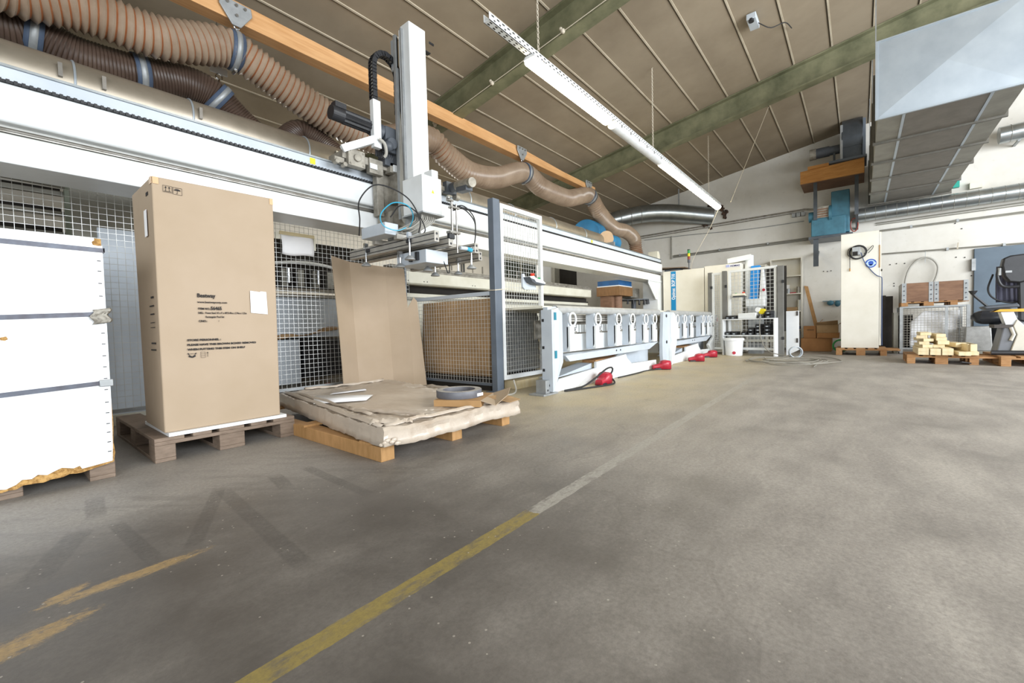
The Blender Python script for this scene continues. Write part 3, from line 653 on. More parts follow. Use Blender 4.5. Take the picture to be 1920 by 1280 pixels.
# ------------------------------------------------------------------ pallets
def pallet(name, label, loc, rz, mt, group=None, L=1.2, Wd=.8, miss=()):
    """long side along local Y, origin at a corner of the footprint"""
    t = thing(name, label, 'pallet', loc, group); t.rotation_euler = (0, 0, 0)
    def B(nm, *a):
        o = MB(mt).box(*a)
        o.v = [(x+loc[0], y+loc[1], z+loc[2]) for x, y, z in o.v]
        return o.build(nm, t, bevel=.003)
    for x, wd in ((0, .145), (.1875, .1), (.3275, .145), (.5125, .1), (.655, .145)): B('deck_board', x, x+wd, 0, L, .122, .144)
    for y in (0, L/2-.0725, L-.145): B('cross_board', 0, Wd, y, y+.145, .1, .122)
    for x, wd in ((0, .1), (.3275, .145), (.7, .1)):
        for y in (0, L/2-.0725, L-.145): B('block', x, x+wd, y, y+.145, .022, .1)
        B('runner_board', x, x+wd, 0, L, 0, .022)
    t.rotation_euler = (0, 0, rz)
    return t

# ------------------------------------------------------------------ goods on the left
pallet('pallet', 'worn wooden pallet under the tall brown carton', (.585, 3.2, 0), 0, M['pallet'])
pallet('pallet', 'worn wooden pallet under the strapped white panel stack', (-.40, 3.1, 0), 0, M['pallet'])
SP = thing('panel_stack', 'tall white panel stack held by three steel straps, chipped along its bottom edge', 'panel stack', (-.3, 3.5, .145))
MB(M['whiteboard']).box(-1.05, .385, 3.075, 4.15, .145, 1.255).build('core_boards', SP)
rag = [(-1.06, 1.262), (.36, 1.262), (.362, 1.25), (.352, 1.24), (.355, 1.225), (.372, 1.222), (.391, 1.224), (.392, .40), (.388, .18), (.384, .10), (.27, .088), (.262, .105), (.24, .098), (.2, .112), (.175, .102), (.15, .09), (.12, .1), (.1, .085), (.07, .09), (.05, .072), (.02, .06), (-.02, .068), (-.05, .05), (-.12, .055), (-.2, .045), (-1.06, .045)]
random.seed(11)
osb = [(-1.05, 1.258), (.388, 1.26), (.393, .42), (.396, .30), (.392, .2), (.397, .14), (.39, .092)]
x = .27
while x > -.25:
    osb.append((x, .078-.075*max(0, .27-x)*.8+random.uniform(-.008, .008)-.01)); x -= .022
osb.append((-1.05, .03))
MB(M['osb']).prism(osb, 3.058, 3.075, 'y').build('chipboard_core', SP)
fp = MB(M['whiteboard']).prism(rag, 3.050, 3.058, 'y').build('front_panel', SP)
pb = MB(M['osb']); pb.prism([(.03, .76), (.05, .765), (.055, .752), (.045, .745), (.032, .748)], 3.0492, 3.05, 'y').build('chip_mark', fp)
st = MB(M['print']); z = .15
while z < 1.2:
    for dz in (0,): st.box(.368, .382, 3.0485, 3.05, z, z+.004)
    z += random.uniform(.045, .07)
st.build('staple_row', fp)
for zl, zr, mt in ((1.202, 1.202, M['strap']), (.846, .872, M['strap']), (.49, .515, M['strap'])):
    m = MB(mt); h = .011; xl = -1.06
    m.hexa([(xl, 3.044, zl-.05-h), (.398, 3.044, zr-h), (.398, 3.049, zr-h), (xl, 3.049, zl-.05-h), (xl, 3.044, zl-.05+h), (.398, 3.044, zr+h), (.398, 3.049, zr+h), (xl, 3.049, zl-.05+h)] if zl < 1.2 else [(xl, 3.044, 1.215-h), (.398, 3.044, 1.2-h), (.398, 3.049, 1.2-h), (xl, 3.049, 1.215-h), (xl, 3.044, 1.215+h), (.398, 3.044, 1.2+h), (.398, 3.049, 1.2+h), (xl, 3.049, 1.215+h)])
    m.box(.393, .399, 3.044, 4.15, zr-h, zr+h)
    m.build('steel_strap', SP)
MB(M['galvgrey']).box(.35, .402, 3.036, 3.046, .495, .53).build('strap_seal', SP, bevel=.002)
def crump(u, v, c, su, sv, a, seed=0):
    return math.sin(u*17+seed)*math.sin(v*13+seed*2)*a + math.sin(u*41+v*29+seed)*a*.5
MB(M['cardedge']).grid(lambda u, v: (.335+u*.07+.008*math.sin(v*9), 3.034+crump(u, v, 0, 0, 0, .004)+(.02 if u > .9 else 0), .822+v*.075+.012*(u-.5)), 10, 10).build('edge_padding', SP, mat=M['dirtysteel'], solid=.004)

# tall brown carton
BX = thing('carton', 'tall plain brown carton with black printing and a white label', 'box', (.97, 3.5, .165))
m = MB(M['card']); m.hexa([(.64, 3.225, .166), (1.295, 3.215, .166), (1.30, 3.74, .166), (.652, 3.76, .166), (.64, 3.222, 1.69), (1.31, 3.222, 1.70), (1.31, 3.75, 1.70), (.64, 3.76, 1.69)]); m.build('carton_body', BX, bevel=.006)
m = MB(paint('parcel_tape', 'c79f68', .3, 'b98f58')); m.box(.643, .672, 3.2185, 3.2205, 1.648, 1.688).box(.6365, .639, 3.222, 3.27, 1.648, 1.688); m.build('parcel_tape', BX)
m = MB(paint('parcel_tape', 'c79f68', .3, 'b98f58')); m.box(1.285, 1.308, 3.2185, 3.2205, 1.655, 1.698); m.build('parcel_tape', BX)
pk = M['print']; yy = 3.2168
def T_(s, size, x, z, bold=0, sx=1, nm='printed_text'): return txt(s, size, (x, yy, z), FRONT_Y, pk, BX, nm, bold, sx)
T_('Bestway', .034, .833, .987, .001, .86); T_('www.bestwaycorp.com', .018, .833, .951, .0004, .95)
T_('ITEM NO.:', .0175, .835, .909, .0006, .86); T_('56465', .030, .903, .908, .001, .82)
T_('DES.:', .0165, .835, .883, .0005, .85); T_('Power Steel 18\' x 9\' x 48"/5.49m x 2.74m x 1.22m', .0165, .873, .883, .0004, .70)
T_('Rectangular Pool Set', .0165, .873, .858, .0004, .74); T_('C/NO.:', .0175, .836, .831, .0006, .85); T_('/', .0175, .942, .831)
T_('STORE PERSONNEL :', .0165, .772, .713, .0008, 1.18); T_('PLEASE HAVE THIS BROWN BOXED REMOVED', .0165, .771, .684, .0008, 1.13); T_('WHEN PUTTING THIS ITEM ON SHELF', .0165, .771, .655, .0008, 1.13)
def frame(m, x0, x1, z0, z1, t=.0012):
    for a in ((x0, x1, z0, z0+t), (x0, x1, z1-t, z1), (x0, x0+t, z0, z1), (x1-t, x1, z0, z1)): m.box(a[0], a[1], yy-.0004, yy+.001, a[2], a[3])
m = MB(pk); frame(m, .690, .735, 1.608, 1.648)
for x in (.704, .721): m.box(x-.001, x+.001, yy-.0004, yy+.001, 1.616, 1.638).prism([(x-.005, 1.634), (x+.005, 1.634), (x, 1.644)], yy-.0004, yy+.001, 'y')
m.box(.696, .729, yy-.0004, yy+.001, 1.613, 1.615); m.build('this_way_up_mark', BX)
m = MB(pk); frame(m, .738, .783, 1.604, 1.646); cx_ = .76
m.prism([(cx_+.016*math.cos(a*PI/8), 1.628+.010*math.sin(a*PI/8)) for a in range(9)], yy-.0004, yy+.001, 'y'); m.box(cx_-.0008, cx_+.0008, yy-.0004, yy+.001, 1.610, 1.63).box(cx_-.006, cx_, yy-.0004, yy+.001, 1.609, 1.611)
for k in (-8, -3, 3): m.box(cx_+k/1000., cx_+k/1000.+.001, yy-.0004, yy+.001, 1.640, 1.643)
m.build('keep_dry_mark', BX)
m = MB(pk)
for s_ in (-1, 1):
    m.prism([(.793+s_*.001, .608), (.793+s_*.018, .616), (.793+s_*.016, .628), (.793+s_*.001, .618)], yy-.0004, yy+.001, 'y')
    m.prism([(.793+s_*.012, .632), (.793+s_*.021, .640), (.793+s_*.023, .634), (.793+s_*.017, .628)], yy-.0004, yy+.001, 'y')
m.box(.784, .802, yy-.0004, yy+.001, .633, .635); m.build('open_carton_mark', BX)
m = MB(pk)
for z in (.606, .618, .63, .642): m.box(.838, .862, yy-.0004, yy+.001, z, z+.001)
m.box(.838, .839, yy-.0004, yy+.001, .606, .643).box(.861, .862, yy-.0004, yy+.001, .606, .643).box(.874, .8755, yy-.0004, yy+.001, .61, .636).prism([(.871, .634), (.878, .634), (.8747, .642)], yy-.0004, yy+.001, 'y'); m.build('stacking_mark', BX)
for z, a, h in ((.98, .06, .012), (.93, .10, .008), (.88, .09, .008), (.70, .1, .01), (.66, .12, .008), (1.6, .05, .02), (.80, .1, .004), (.83, .1, .004)): MB(pk).box(.6375, .639, 3.32, 3.32+a, z, z+h).build('side_print', BX)
LB = MB(M['paper']).prism([(1.134, 1.041), (1.17, 1.038), (1.195, 1.035), (1.2, 1.04), (1.236, 1.038), (1.24, .882), (1.134, .892)], 3.2135, 3.2155, 'y'); lbo = LB.build('shipping_label', BX)
MB(M['cool']).box(1.2, 1.232, 3.2127, 3.2135, .985, 1.03).build('label_sticker', lbo)
m = MB(M['paper']); m.box(.6335, .6355, 3.36, 3.42, 1.36, 1.52); m.build('side_label', BX)
tag(MB(M['whiteboard']).box(.655, 1.33, 3.20, 3.82, .1445, .1655).build('foam_sheet', None), 'thin white foam sheet between the tall brown carton and its pallet', 'foam sheet')

# folded cardboard leaning on the fence
FC = MB(M['card'])
tp = [(2.46, 4.58, 1.60), (2.745, 4.71, 1.575), (3.20, 4.66, 1.55), (3.42, 4.55, 1.535)]
bt_ = [(2.50, 4.50, .02), (2.79, 4.66, .02), (3.25, 4.62, .02), (3.44, 4.46, .02)]
rows = 9; vs = []
for j in range(rows+1):
    for i in range(4):
        p = V(bt_[i]).lerp(V(tp[i]), j/rows); p.y += (-.012, 0, .0, -.012)[i]*math.sin(j/rows*PI*1.4); vs.append(p)
vs += [V((3.60, 4.40, .02)), V((3.54, 4.47, 1.12)), V((3.50, 4.49, 1.17)), vs[3+4*6].copy()]
FC.add(vs, [(j*4+i, j*4+i+1, (j+1)*4+i+1, (j+1)*4+i) for j in range(rows) for i in range(3)])
FC.add([vs[3], vs[40], vs[41], vs[42], vs[43]], [(0, 1, 2, 3, 4)])
tag(FC.build('cardboard_sheet', None, solid=.007, smooth=False), 'unfolded brown cardboard sheet leaning behind the wrapped pallet against the mesh fence', 'cardboard')

# low pallet of film-wrapped cardboard
BR = thing('timber_skid', 'low timber skid with three square orange bearers under the film-wrapped cardboard', 'pallet', (2, 3, 0))
for x in (1.375, 1.92, 2.43): MB(M['plank']).box(x, x+.09, 2.1, 4.05, 0, .085).build('bearer', BR, bevel=.003)
for y in (2.2, 3.0, 3.9): MB(M['plank']).box(1.36, 2.54, y, y+.1, .085, .1).build('slat', BR)
WS = thing('wrapped_cardboard', 'low dusty film-wrapped stack of flat cardboard lying on the timber skid', 'cardboard stack', (2.1, 3, .1))
A_, B__, C_, D_ = V((1.34, 2.02, 0)), V((2.52, 1.99, 0)), V((2.80, 4.05, 0)), V((1.63, 4.10, 0))
def corner(u, v): return (A_*(1-u)+B__*u)*(1-v) + (D_*(1-u)+C_*u)*v
m = MB(M['carddark'])
q = [corner(.012, .01), corner(.988, .01), corner(.988, .99), corner(.012, .99)]
m.hexa([(p.x, p.y, .1) for p in q]+[(p.x, p.y, .192) for p in q]); m.build('cardboard_core', WS, mat=M['cardedge'])
random.seed(2)
def hn(x, y, s=1.0): return math.sin(x*7.3*s+1.3)*math.sin(y*5.1*s+.4)+.6*math.sin(x*17*s+y*11*s)+.4*math.sin(y*31*s-x*13*s)
def wrapf(u, v):
    # closed film skin: top sheet rolls over the edge and down the sides
    a = (u-.5)*2; b = (v-.5)*2; e = .955
    def roll(t):
        s_ = abs(t)
        if s_ <= e: return t/e*.985, 0.
        k = (s_-e)/(1-e); return math.copysign(.985+.014*k+.006*math.sin(k*9), t), k
    x, kx = roll(a); y, ky = roll(b); k = max(kx, ky)
    p = corner(.5+x/2, .5+y/2); edge = max(0, (max(abs(x), abs(y))-.6)/.4)
    z = .199 - .100*k + hn(p.x, p.y)*.0015*(1+edge*2.5) + (hn(p.x*2, p.y*2, 2.2)*.003 if edge > .2 else 0)*(1-.5*k)
    p = p + V((hn(p.y, z*9, 2), hn(p.x, z*9, 2), 0))*.0022*min(1, k*2)
    if k > .9: z -= .003*abs(hn(p.x*3, p.y*3))
    return (p.x, p.y, max(z, .088))
MB(M['wrap']).grid(wrapf, 130, 160).build('stretch_film', WS, solid=.0015)
def loose(seed, pts, name='loose_film'):
    m = MB(M['wrap']); random.seed(seed)
    for (a, b, wd) in pts:
        a, b = V(a), V(b); n = 14; d = (b-a); s_ = V((-d.y, d.x, 0)).normalized()*wd
        vs = []
        for i in range(n+1):
            p = a+d*i/n + V((0, 0, random.uniform(0, .012))); w_ = s_*(.5+.5*random.random())
            vs += [p-w_+V((0, 0, .002)), p+V((0, 0, .012+random.uniform(0, .01))), p+w_+V((0, 0, .001))]
        m.add(vs, [(i*3+k, i*3+k+1, i*3+k+4, i*3+k+3) for i in range(n) for k in (0, 1)])
    return m.build(name, WS, solid=.001)
p_ = lambda u, v, z=.2: tuple(corner(u, v).xy)+(z,)
loose(4, [(p_(.03, .03), p_(.05, .98), .035), (p_(.04, .04), p_(.97, .03), .03), (p_(.12, .2), p_(.10, .95), .03), (p_(.02, .1), p_(.2, .03), .05), (p_(.2, .985), p_(.9, .97), .03), (p_(.96, .05), p_(.97, .6), .03), (p_(.1, .35), p_(.3, .05), .02)])
m = MB(M['wrap'])
for k in range(7): m.sphere((1.345+.012*k, 2.03-.004*k+random.uniform(-.01, .01), .12+.01*(k % 3)), .013, 8, 6, sc=(1.6, .7, 1))
m.build('film_knot', WS)
def sheet(label, pts, z, name='paper_sheet'):
    m = MB(M['paper']); n = len(pts); m.add([(x, y, z+.001*math.sin(3*i)) for i, (x, y) in enumerate(pts)], [tuple(range(n))])
    return tag(m.build(name, None, solid=.0012), label, 'paper')
sheet('larger white paper sheet on the wrapped cardboard, nearer the brown carton', [(1.52, 3.18), (1.83, 2.97), (2.02, 3.17), (1.75, 3.56), (1.70, 3.55)], .2105)
sheet('smaller white paper sheet lying behind the larger one on the wrapped cardboard', [(1.83, 3.53), (2.15, 3.48), (2.21, 3.60), (1.92, 3.62)], .2100)

# opened box with a roll of edge band
TR = thing('open_carton', 'flat opened brown carton with torn flap under the roll of edge band', 'box', (2.2, 2.25, .2))
R_ = lambda x, y: (2.18+x*math.cos(-1.1)-y*math.sin(-1.1), 2.24+x*math.sin(-1.1)+y*math.cos(-1.1))
def pr(poly, z0, z1, mt=M['card']):
    return MB(mt).prism([R_(*p) for p in poly], z0, z1, 'z')
pr([(-.17, -.17), (.17, -.17), (.17, .19), (-.17, .19)], .207, .252).build('carton_tray', TR, mat=paint('tray_cardboard', 'b28c5e', .8, 'a07c50'))
m = MB(M['card']); a = R_(.10, -.17); 
f1 = [R_(.17, -.16)+(.25,), R_(.17, .18)+(.25,), R_(.30, .20)+(.29,), R_(.32, .02)+(.262,), R_(.27, -.14)+(.215,)]
m.add(f1, [(0, 1, 2, 3, 4)]); m.build('torn_flap', TR, solid=.005, smooth=False)
m = MB(M['carddark']); m.add([R_(.17, .0)+(.25,), R_(.25, .16)+(.245,), R_(.38, .18)+(.205,), R_(.34, .0)+(.212,)], [(0, 1, 2, 3)]); m.build('carton_flap', TR, solid=.005, smooth=False)
ER = thing('edge_band_roll', 'dark grey roll of edge band lying on the opened carton', 'roll', (2.17, 2.28, .253))
m = MB(M['edgeband']); c_ = (2.17, 2.285, .253); m.lathe([(.118, 0), (.165, 0), (.166, .002), (.166, .048), (.165, .05), (.118, .05), (.116, .025), (.118, 0)], c_, 56, caps=False)
m.build('coiled_band', ER)
MB(M['edgering']).lathe([(.120, .0502), (.163, .0502), (.163, .0515), (.120, .0515), (.120, .0502)], c_, 56, caps=False).build('band_edges', ER)
MB(M['paper']).prism([(2.185, .262), (2.245, .262), (2.245, .283), (2.185, .283)], 2.115, 2.118, 'y').build('roll_label', ER)

# ------------------------------------------------------------------ mesh fences
FL = thing('mesh_fence', 'long light mesh fence behind the brown carton and the white panel stack', 'fence', (1, 4.77, 0))
wires(MB(M['grid']), (-1.6, 4.77, 0), (1, 0, 0), 5.25, .15, 2.2, .05, .0015).build('wire_mesh', FL, smooth=False)
m = MB(M['galvgrey']).box(-1.6, 3.66, 4.755, 4.785, .12, .15).box(-1.6, 3.66, 4.755, 4.785, 2.19, 2.22); m.build('fence_rail', FL)
for x in (-.8, 1.05, 3.6): MB(M['postgrey']).box(x, x+.03, 4.79, 4.83, 0, 2.22).build('fence_post', FL)
FK = MB(M['cream']).box(-1.6, 3.6, 4.86, 4.9, 0, .09); tag(FK.build('plinth_board', None), 'low white plinth board on the floor behind the long mesh fence', 'plinth')
FS = thing('mesh_fence', 'waist-high mesh fence panel with grey top rail running back from the tall grey post', 'fence', (3.69, 4, 0))
wires(MB(M['grid']), (3.69, 3.32, 0), (0, 1, 0), 1.42, .1, 1.13, .05, .0016).build('wire_mesh', FS, smooth=False)
MB(M['postgrey']).box(3.67, 3.71, 3.32, 4.76, 1.125, 1.17).build('top_rail', FS, bevel=.003, mat=M['cool'])
MB(M['postgrey']).box(3.675, 3.705, 3.32, 4.76, .07, .1).build('bottom_rail', FS)
MB(M['postgrey']).box(3.675, 3.705, 4.70, 4.745, 0, .08).build('fence_foot', FS)
GP = thing('gate_post', 'tall slate grey square post beside the mesh gate', 'post', (3.72, 3.26, 0))
MB(M['postgrey']).box(3.66, 3.775, 3.215, 3.30, 0, 2.22).build('post_tube', GP, bevel=.005)
MB(M['postgrey']).box(3.60, 3.80, 3.18, 3.34, 0, .012).build('post_foot', GP)
MB(M['twine']).tube([(3.655, 3.31, 1.18), (3.652, 3.21, 1.175), (3.78, 3.205, 1.19), (3.86, 3.205, 1.205)], .006, 6).build('cable_tie', GP)
def gate(name, label, x0, x1, y, z0, z1, t=.05, stp=.05):
    g = thing(name, label, 'gate', ((x0+x1)/2, y, z0))
    m = MB(M['white']); m.box(x0, x0+t, y-.02, y+.02, z0, z1).box(x1-t, x1, y-.02, y+.02, z0, z1).box(x0+t, x1-t, y-.02, y+.02, z0, z0+t).box(x0+t, x1-t, y-.02, y+.02, z1-t, z1)
    m.build('gate_frame', g)
    wires(MB(M['grid']), (x0+t, y, 0), (1, 0, 0), x1-x0-2*t, z0+t, z1-t, stp, .0019).build('wire_mesh', g, smooth=False)
    return g
g = gate('mesh_gate', 'tall white-framed mesh gate hung on the slate grey post, with the emergency stop box', 3.80, 4.64, 3.25, .13, 2.19)
for z in (.4, 1.9): MB(M['postgrey']).box(3.775, 3.81, 3.235, 3.265, z, z+.08).build('hinge', g)
E_ = thing('emergency_stop', 'white emergency stop box with red and green buttons on the mesh gate', 'switch box', (4.33, 3.16, 1.24))
MB(M['cool']).prism([(4.16, 1.40), (4.20, 1.40), (4.24, 1.28), (4.42, 1.28), (4.44, 1.22), (4.20, 1.21), (4.16, 1.24)], 3.20, 3.225, 'y').build('mounting_plate', E_)
m = MB(M['white']); m.prism([(4.17, 1.36), (4.27, 1.375), (4.30, 1.35), (4.40, 1.34), (4.45, 1.33), (4.52, 1.30), (4.50, 1.285), (4.30, 1.30), (4.27, 1.33), (4.20, 1.34)], 3.10, 3.20, 'y'); m.build('switch_body', E_, bevel=.008)
MB(M['darkgrey']).prism([(4.17, 1.355), (4.20, 1.335), (4.27, 1.325), (4.30, 1.297), (4.50, 1.28), (4.48, 1.27), (4.30, 1.275), (4.22, 1.30)], 3.098, 3.202, 'y').build('switch_base', E_)
MB(M['redbtn']).cyl((4.28, 3.14, 1.365), (4.27, 3.13, 1.405), .026, seg=18).build('stop_button', E_, label='red stop button')
MB(M['greenbtn']).cyl((4.40, 3.13, 1.338), (4.395, 3.125, 1.362), .018, seg=14).build('start_button', E_, label='green start button')

# ------------------------------------------------------------------ what stands behind the fences
tag(MB(M['cool']).box(.64, 1.02, 5.2, 5.24, .02, 1.72).build('upright_panel', None, bevel=.003), 'pale grey upright panel behind the mesh, between the white stack and the brown carton', 'panel')
tag(MB(M['galvdull']).box(.55, 1.3, 5.9, 5.95, .0, 2.35).build('upright_panel', None), 'dull grey upright panel standing furthest back behind the mesh fence', 'panel')
RK = thing('storage_rack', 'tall rack with dark shelves seen through the mesh above the white panel stack', 'rack', (0, 7.2, 0))
for x in (.60, -1.0): MB(M['pedestal']).box(x, x+.09, 6.9, 7.0, 0, 3.2).build('rack_upright', RK)
for z in (1.9, 2.13, 2.36, 2.58):
    MB(M['galvdull']).box(-1.4, .60, 7.0, 7.06, z, z+.05).build('rack_shelf', RK); MB(M['dark']).box(-1.4, .60, 7.3, 7.34, z+.07, z+.15).build('rack_back', RK)
MB(M['galvdull']).cyl((-1.4, 6.85, 2.5), (.6, 6.85, 2.44), .035, seg=12).build('rack_rail', RK)
tag(MB(M['cream']).box(.80, .93, 7.3, 7.45, 0, 3.3).build('wall_column', None), 'cream column standing right of the green rack upright', 'column')
tag(MB(M['whiteboard']).cyl((.715, 6.9, 2.0), (.70, 6.9, 2.9), .025, seg=14).build('drain_pipe', None), 'slim white pipe beside the green rack upright', 'pipe')
HB = thing('hanging_notice', 'white notice under masking tape on the mesh fence beside the brown carton', 'notice', (2.15, 4.74, 1.58))
MB(M['paper']).grid(lambda u, v: (1.985+u*.34+.01*v, 4.735-.02*math.sin(v*PI), 1.80-v*.215-.01*math.sin(u*6)), 8, 8).build('notice_sheet', HB, solid=.001)
MB(paint('masking_tape', 'd8c9a0', .7)).box(1.975, 2.345, 4.728, 4.738, 1.79, 1.825).build('tape_strip', HB)
MB(M['cream']).box(1.94, 1.975, 4.74, 4.76, 1.74, 1.81).box(2.34, 2.36, 4.735, 4.76, 1.66, 1.80).build('notice_board', HB)
SM = thing('stacker_unit', 'pale steel machine unit with dark slots and curved white guard behind the mesh fence', 'machine', (2.9, 5.8, 0))
MB(M['cool']).box(2.0, 3.5, 5.6, 6.3, .68, 1.2).build('front_panel', SM, bevel=.004)
MB(M['dirtysteel']).box(2.0, 3.5, 5.55, 5.62, 1.2, 1.24).box(2.0, 3.5, 5.52, 5.6, 1.27, 1.31).build('slide_rail', SM)
MB(M['dark']).box(2.0, 3.6, 5.75, 5.8, 1.3, 1.95).build('dark_recess', SM)
for k in range(7): MB(M['galvdull']).box(2.15+k*.2, 2.23+k*.2, 5.62, 5.7, 1.34, 1.56).build('guide_block', SM)
for x in (2.42, 2.80): MB(M['chrome']).cyl((x, 5.58, 1.38), (x, 5.58, 1.56), .018, seg=12).build('piston', SM)
MB(M['white']).tube([(2.2+.9*k/16, 5.57, 1.60+.05*math.sin(PI*k/16)) for k in range(17)], .02, 8).build('curved_guard', SM)
MB(M['cool']).box(2.0, 2.50, 5.55, 5.9, .1, .66).build('cabinet_door', SM, bevel=.003)
MB(M['dirtysteel']).box(2.0, 3.5, 5.9, 6.3, 0, .68).build('machine_base', SM)
tag(MB(M['black']).box(2.53, 3.05, 5.5, 5.88, .16, .65).build('crate', None, bevel=.01), 'black box low behind the mesh, left of the leaning cardboard sheet', 'crate')
tag(MB(M['carddark']).grid(lambda u, v: (2.25+u*.85, 5.55+v*.3, .67+.12*u+.04*math.sin(u*9+v*5)*math.sin(v*7)+.04*math.sin(v*PI)), 14, 8).build('crumpled_paper', None, solid=.01), 'crumpled brown packing paper heaped on the black box behind the mesh', 'packing paper')
tag(MB(M['redbtn']).bar((2.2, 5.0, .03), (2.62, 5.05, .10), .06, .05).build('red_tool', None, mat=M['redcable']), 'long red tool on the floor behind the mesh, right of the brown carton', 'tool')
# cardboard sheets behind the waist-high fence
random.seed(4)
CS = thing('cardboard_stack', 'stack of upright brown cardboard sheets behind the waist-high mesh fence', 'cardboard stack', (3.9, 4, 0))
for k in range(3):
    x0 = 3.76+k*.05
    MB(M['cardedge']).grid(lambda u, v: (x0+.02*math.sin(u*7+k)+.03*v, 3.42+u*1.25, .17+v*.93-.02*k), 24, 6).build('cardboard_sheet', CS, solid=.012, mat=M['carddark'])
MB(M['palletnew']).box(3.74, 4.0, 3.4, 4.7, .0, .15).build('skid', CS, mat=M['dark'])
GB = thing('grey_panel_pack', 'creased grey wrapped panel pack standing behind the mesh gate', 'panel stack', (4.4, 3.6, .12))
MB(M['galvgrey']).grid(lambda u, v: (3.95+u*.95, 3.52+.01*math.sin(v*40)+.012*math.sin(u*5+v*3), .16+v*.78), 24, 40).build('wrapped_face', GB, solid=.03)
MB(M['galvdull']).box(3.95, 4.9, 3.54, 3.9, .16, .9).build('pack_core', GB)
MB(M['palletnew']).box(3.95, 4.9, 3.5, 3.95, 0, .14).build('skid', GB, mat=M['dark'])

# ------------------------------------------------------------------ saw pressure beam and rear machinery
PBm = thing('pressure_beam', 'long cream saw beam lying behind and below the white gantry beam', 'machine beam', (6.3, 5, .9))
m = MB(M['cream']); m.prism([(4.9, 1.41), (4.93, 1.39), (5.2, 1.39), (5.2, 1.57), (4.9, 1.57)], 3.5, 9.0, 'x'); m.build('beam_cover', PBm, bevel=.004)
MB(M['dirtysteel']).box(3.52, 9.1, 4.94, 5.18, 1.57, 1.61).box(3.52, 9.1, 4.98, 5.16, 1.62, 1.66).build('beam_rail', PBm)
m = MB(M['dark'])
for x in (3.68, 3.74, 4.02, 4.08, 5.02, 5.08, 6.5, 6.56): m.cyl((x, 4.897, 1.44), (x, 4.901, 1.44), .008, seg=8)
m.build('screw_hole', PBm)
MB(M['cream']).box(3.6, 9.1, 5.05, 5.3, .6, 1.28).build('saw_body', PBm, bevel=.004)
MB(M['dark']).box(3.6, 9.1, 5.04, 5.06, 1.28, 1.31).box(3.6, 9.1, 5.09, 5.2, 1.31, 1.39).build('slot', PBm)
MB(M['galvdull']).box(3.6, 9.1, 5.0, 5.05, 1.18, 1.22).build('slide', PBm)
MB(M['cream']).box(3.6, 9.1, 5.1, 5.6, 0, .6).build('machine_base', PBm)
for k in range(12): MB(M['dirtysteel']).cyl((3.75+k*.24, 5.05, 1.68), (3.75+k*.24, 5.05, 1.80), .012, seg=8).build('clamp_pin', PBm)
for x in (4.6, 5.5): MB(M['darkgrey']).box(x, x+.05, 5.6, 5.66, 0, 2.2).build('rear_post', PBm)
tag(MB(M['whiteboard']).box(9.6, 10.15, 6.8, 6.9, 0, 2.75).build('standing_board', None), 'white board standing right of the dark window below the gantry', 'board')
tag(MB(M['galvdull']).box(10.2, 10.45, 6.7, 6.8, 0, 2.7).build('standing_profile', None), 'grey upright profile beside the white board below the gantry', 'profile')
tag(MB(M['dark']).box(10.5, 11.5, 6.75, 6.85, 0, 2.5).build('dark_cupboard', None), 'dark cupboard far behind the saw, left of the blue brush hood', 'cupboard')
BU = thing('brush_hood', 'blue-topped hood with brown bristle skirt below the far end of the gantry', 'machine hood', (9.7, 4.6, 1.0))
MB(M['bluestripe']).box(9.42, 10.15, 4.40, 4.95, 1.68, 1.80).build('hood_top', BU, mat=paint('deep_blue_hood', '1d5b93', .5, '174a78'))
MB(M['white']).box(9.41, 10.16, 4.39, 4.96, 1.655, 1.68).build('hood_trim', BU)
MB(M['brush']).box(9.40, 10.17, 4.38, 4.97, 1.44, 1.655).build('bristle_skirt', BU)
MB(M['galvdull']).box(10.2, 10.75, 4.45, 4.8, 1.42, 1.66).build('side_housing', BU, mat=M['dirtysteel'])
m = MB(M['dark']); m.box(9.45, 9.6, 4.6, 4.9, 0, 1.44); m.build('hood_column', BU, mat=M['ply'])
m = MB(M['ply']); m.cyl((9.75, 4.6, .9), (9.75, 4.6, 1.44), .12, seg=18); m.build('spindle', BU, mat=M['ply'])
m = MB(M['darkgrey']); m.cyl((10.5, 4.5, 1.35), (10.5, 4.5, 1.375), .38, seg=28); m.cyl((10.5, 4.5, 0), (10.5, 4.5, 1.35), .06, seg=14)
tg = thing('tool_turntable', 'dark round tool turntable right of the bristle skirt', 'turntable', (10.5, 4.5, 0)); m.build('turntable_disc', tg)
for k in range(9):
    a = k*PI/8+PI; MB(M['black']).cyl((10.5+.36*math.cos(a), 4.5+.36*math.sin(a), 1.25), (10.5+.36*math.cos(a), 4.5+.36*math.sin(a), 1.35), .03, .018, seg=10).build('tool_holder', tg)
# ------------------------------------------------------------------ panel saw table
TB2 = thing('saw_table', 'long pale blue-grey panel saw table with two bays of ring-handled housings', 'saw table', (7.4, 2.9, 0))
m = MB(M['cool']); m.box(3.86, 3.90, 2.585, 2.73, .03, .93)
m.prism([(3.901, .96), (4.06, .97), (4.20, .90), (4.20, .33), (4.03, .06), (3.901, .06)], 2.665, 2.73, 'y'); m.build('end_frame', TB2, bevel=.004)
m = MB(M['white']); m.prism([(3.90, .93), (3.985, .95), (3.985, .36), (3.92, .10), (3.901, .10)], 2.58, 2.664, 'y'); m.build('front_column', TB2, bevel=.004)
for z in (.86, .44): MB(M['tealmark']).box(3.897, 3.937, 2.574, 2.581, z-.045, z+.04).build('teal_label', TB2)
MB(M['galvgrey']).box(3.70, 3.98, 2.60, 2.80, 0, .018).box(3.78, 3.90, 2.63, 2.76, .018, .16).build('foot_plate', TB2, bevel=.002)
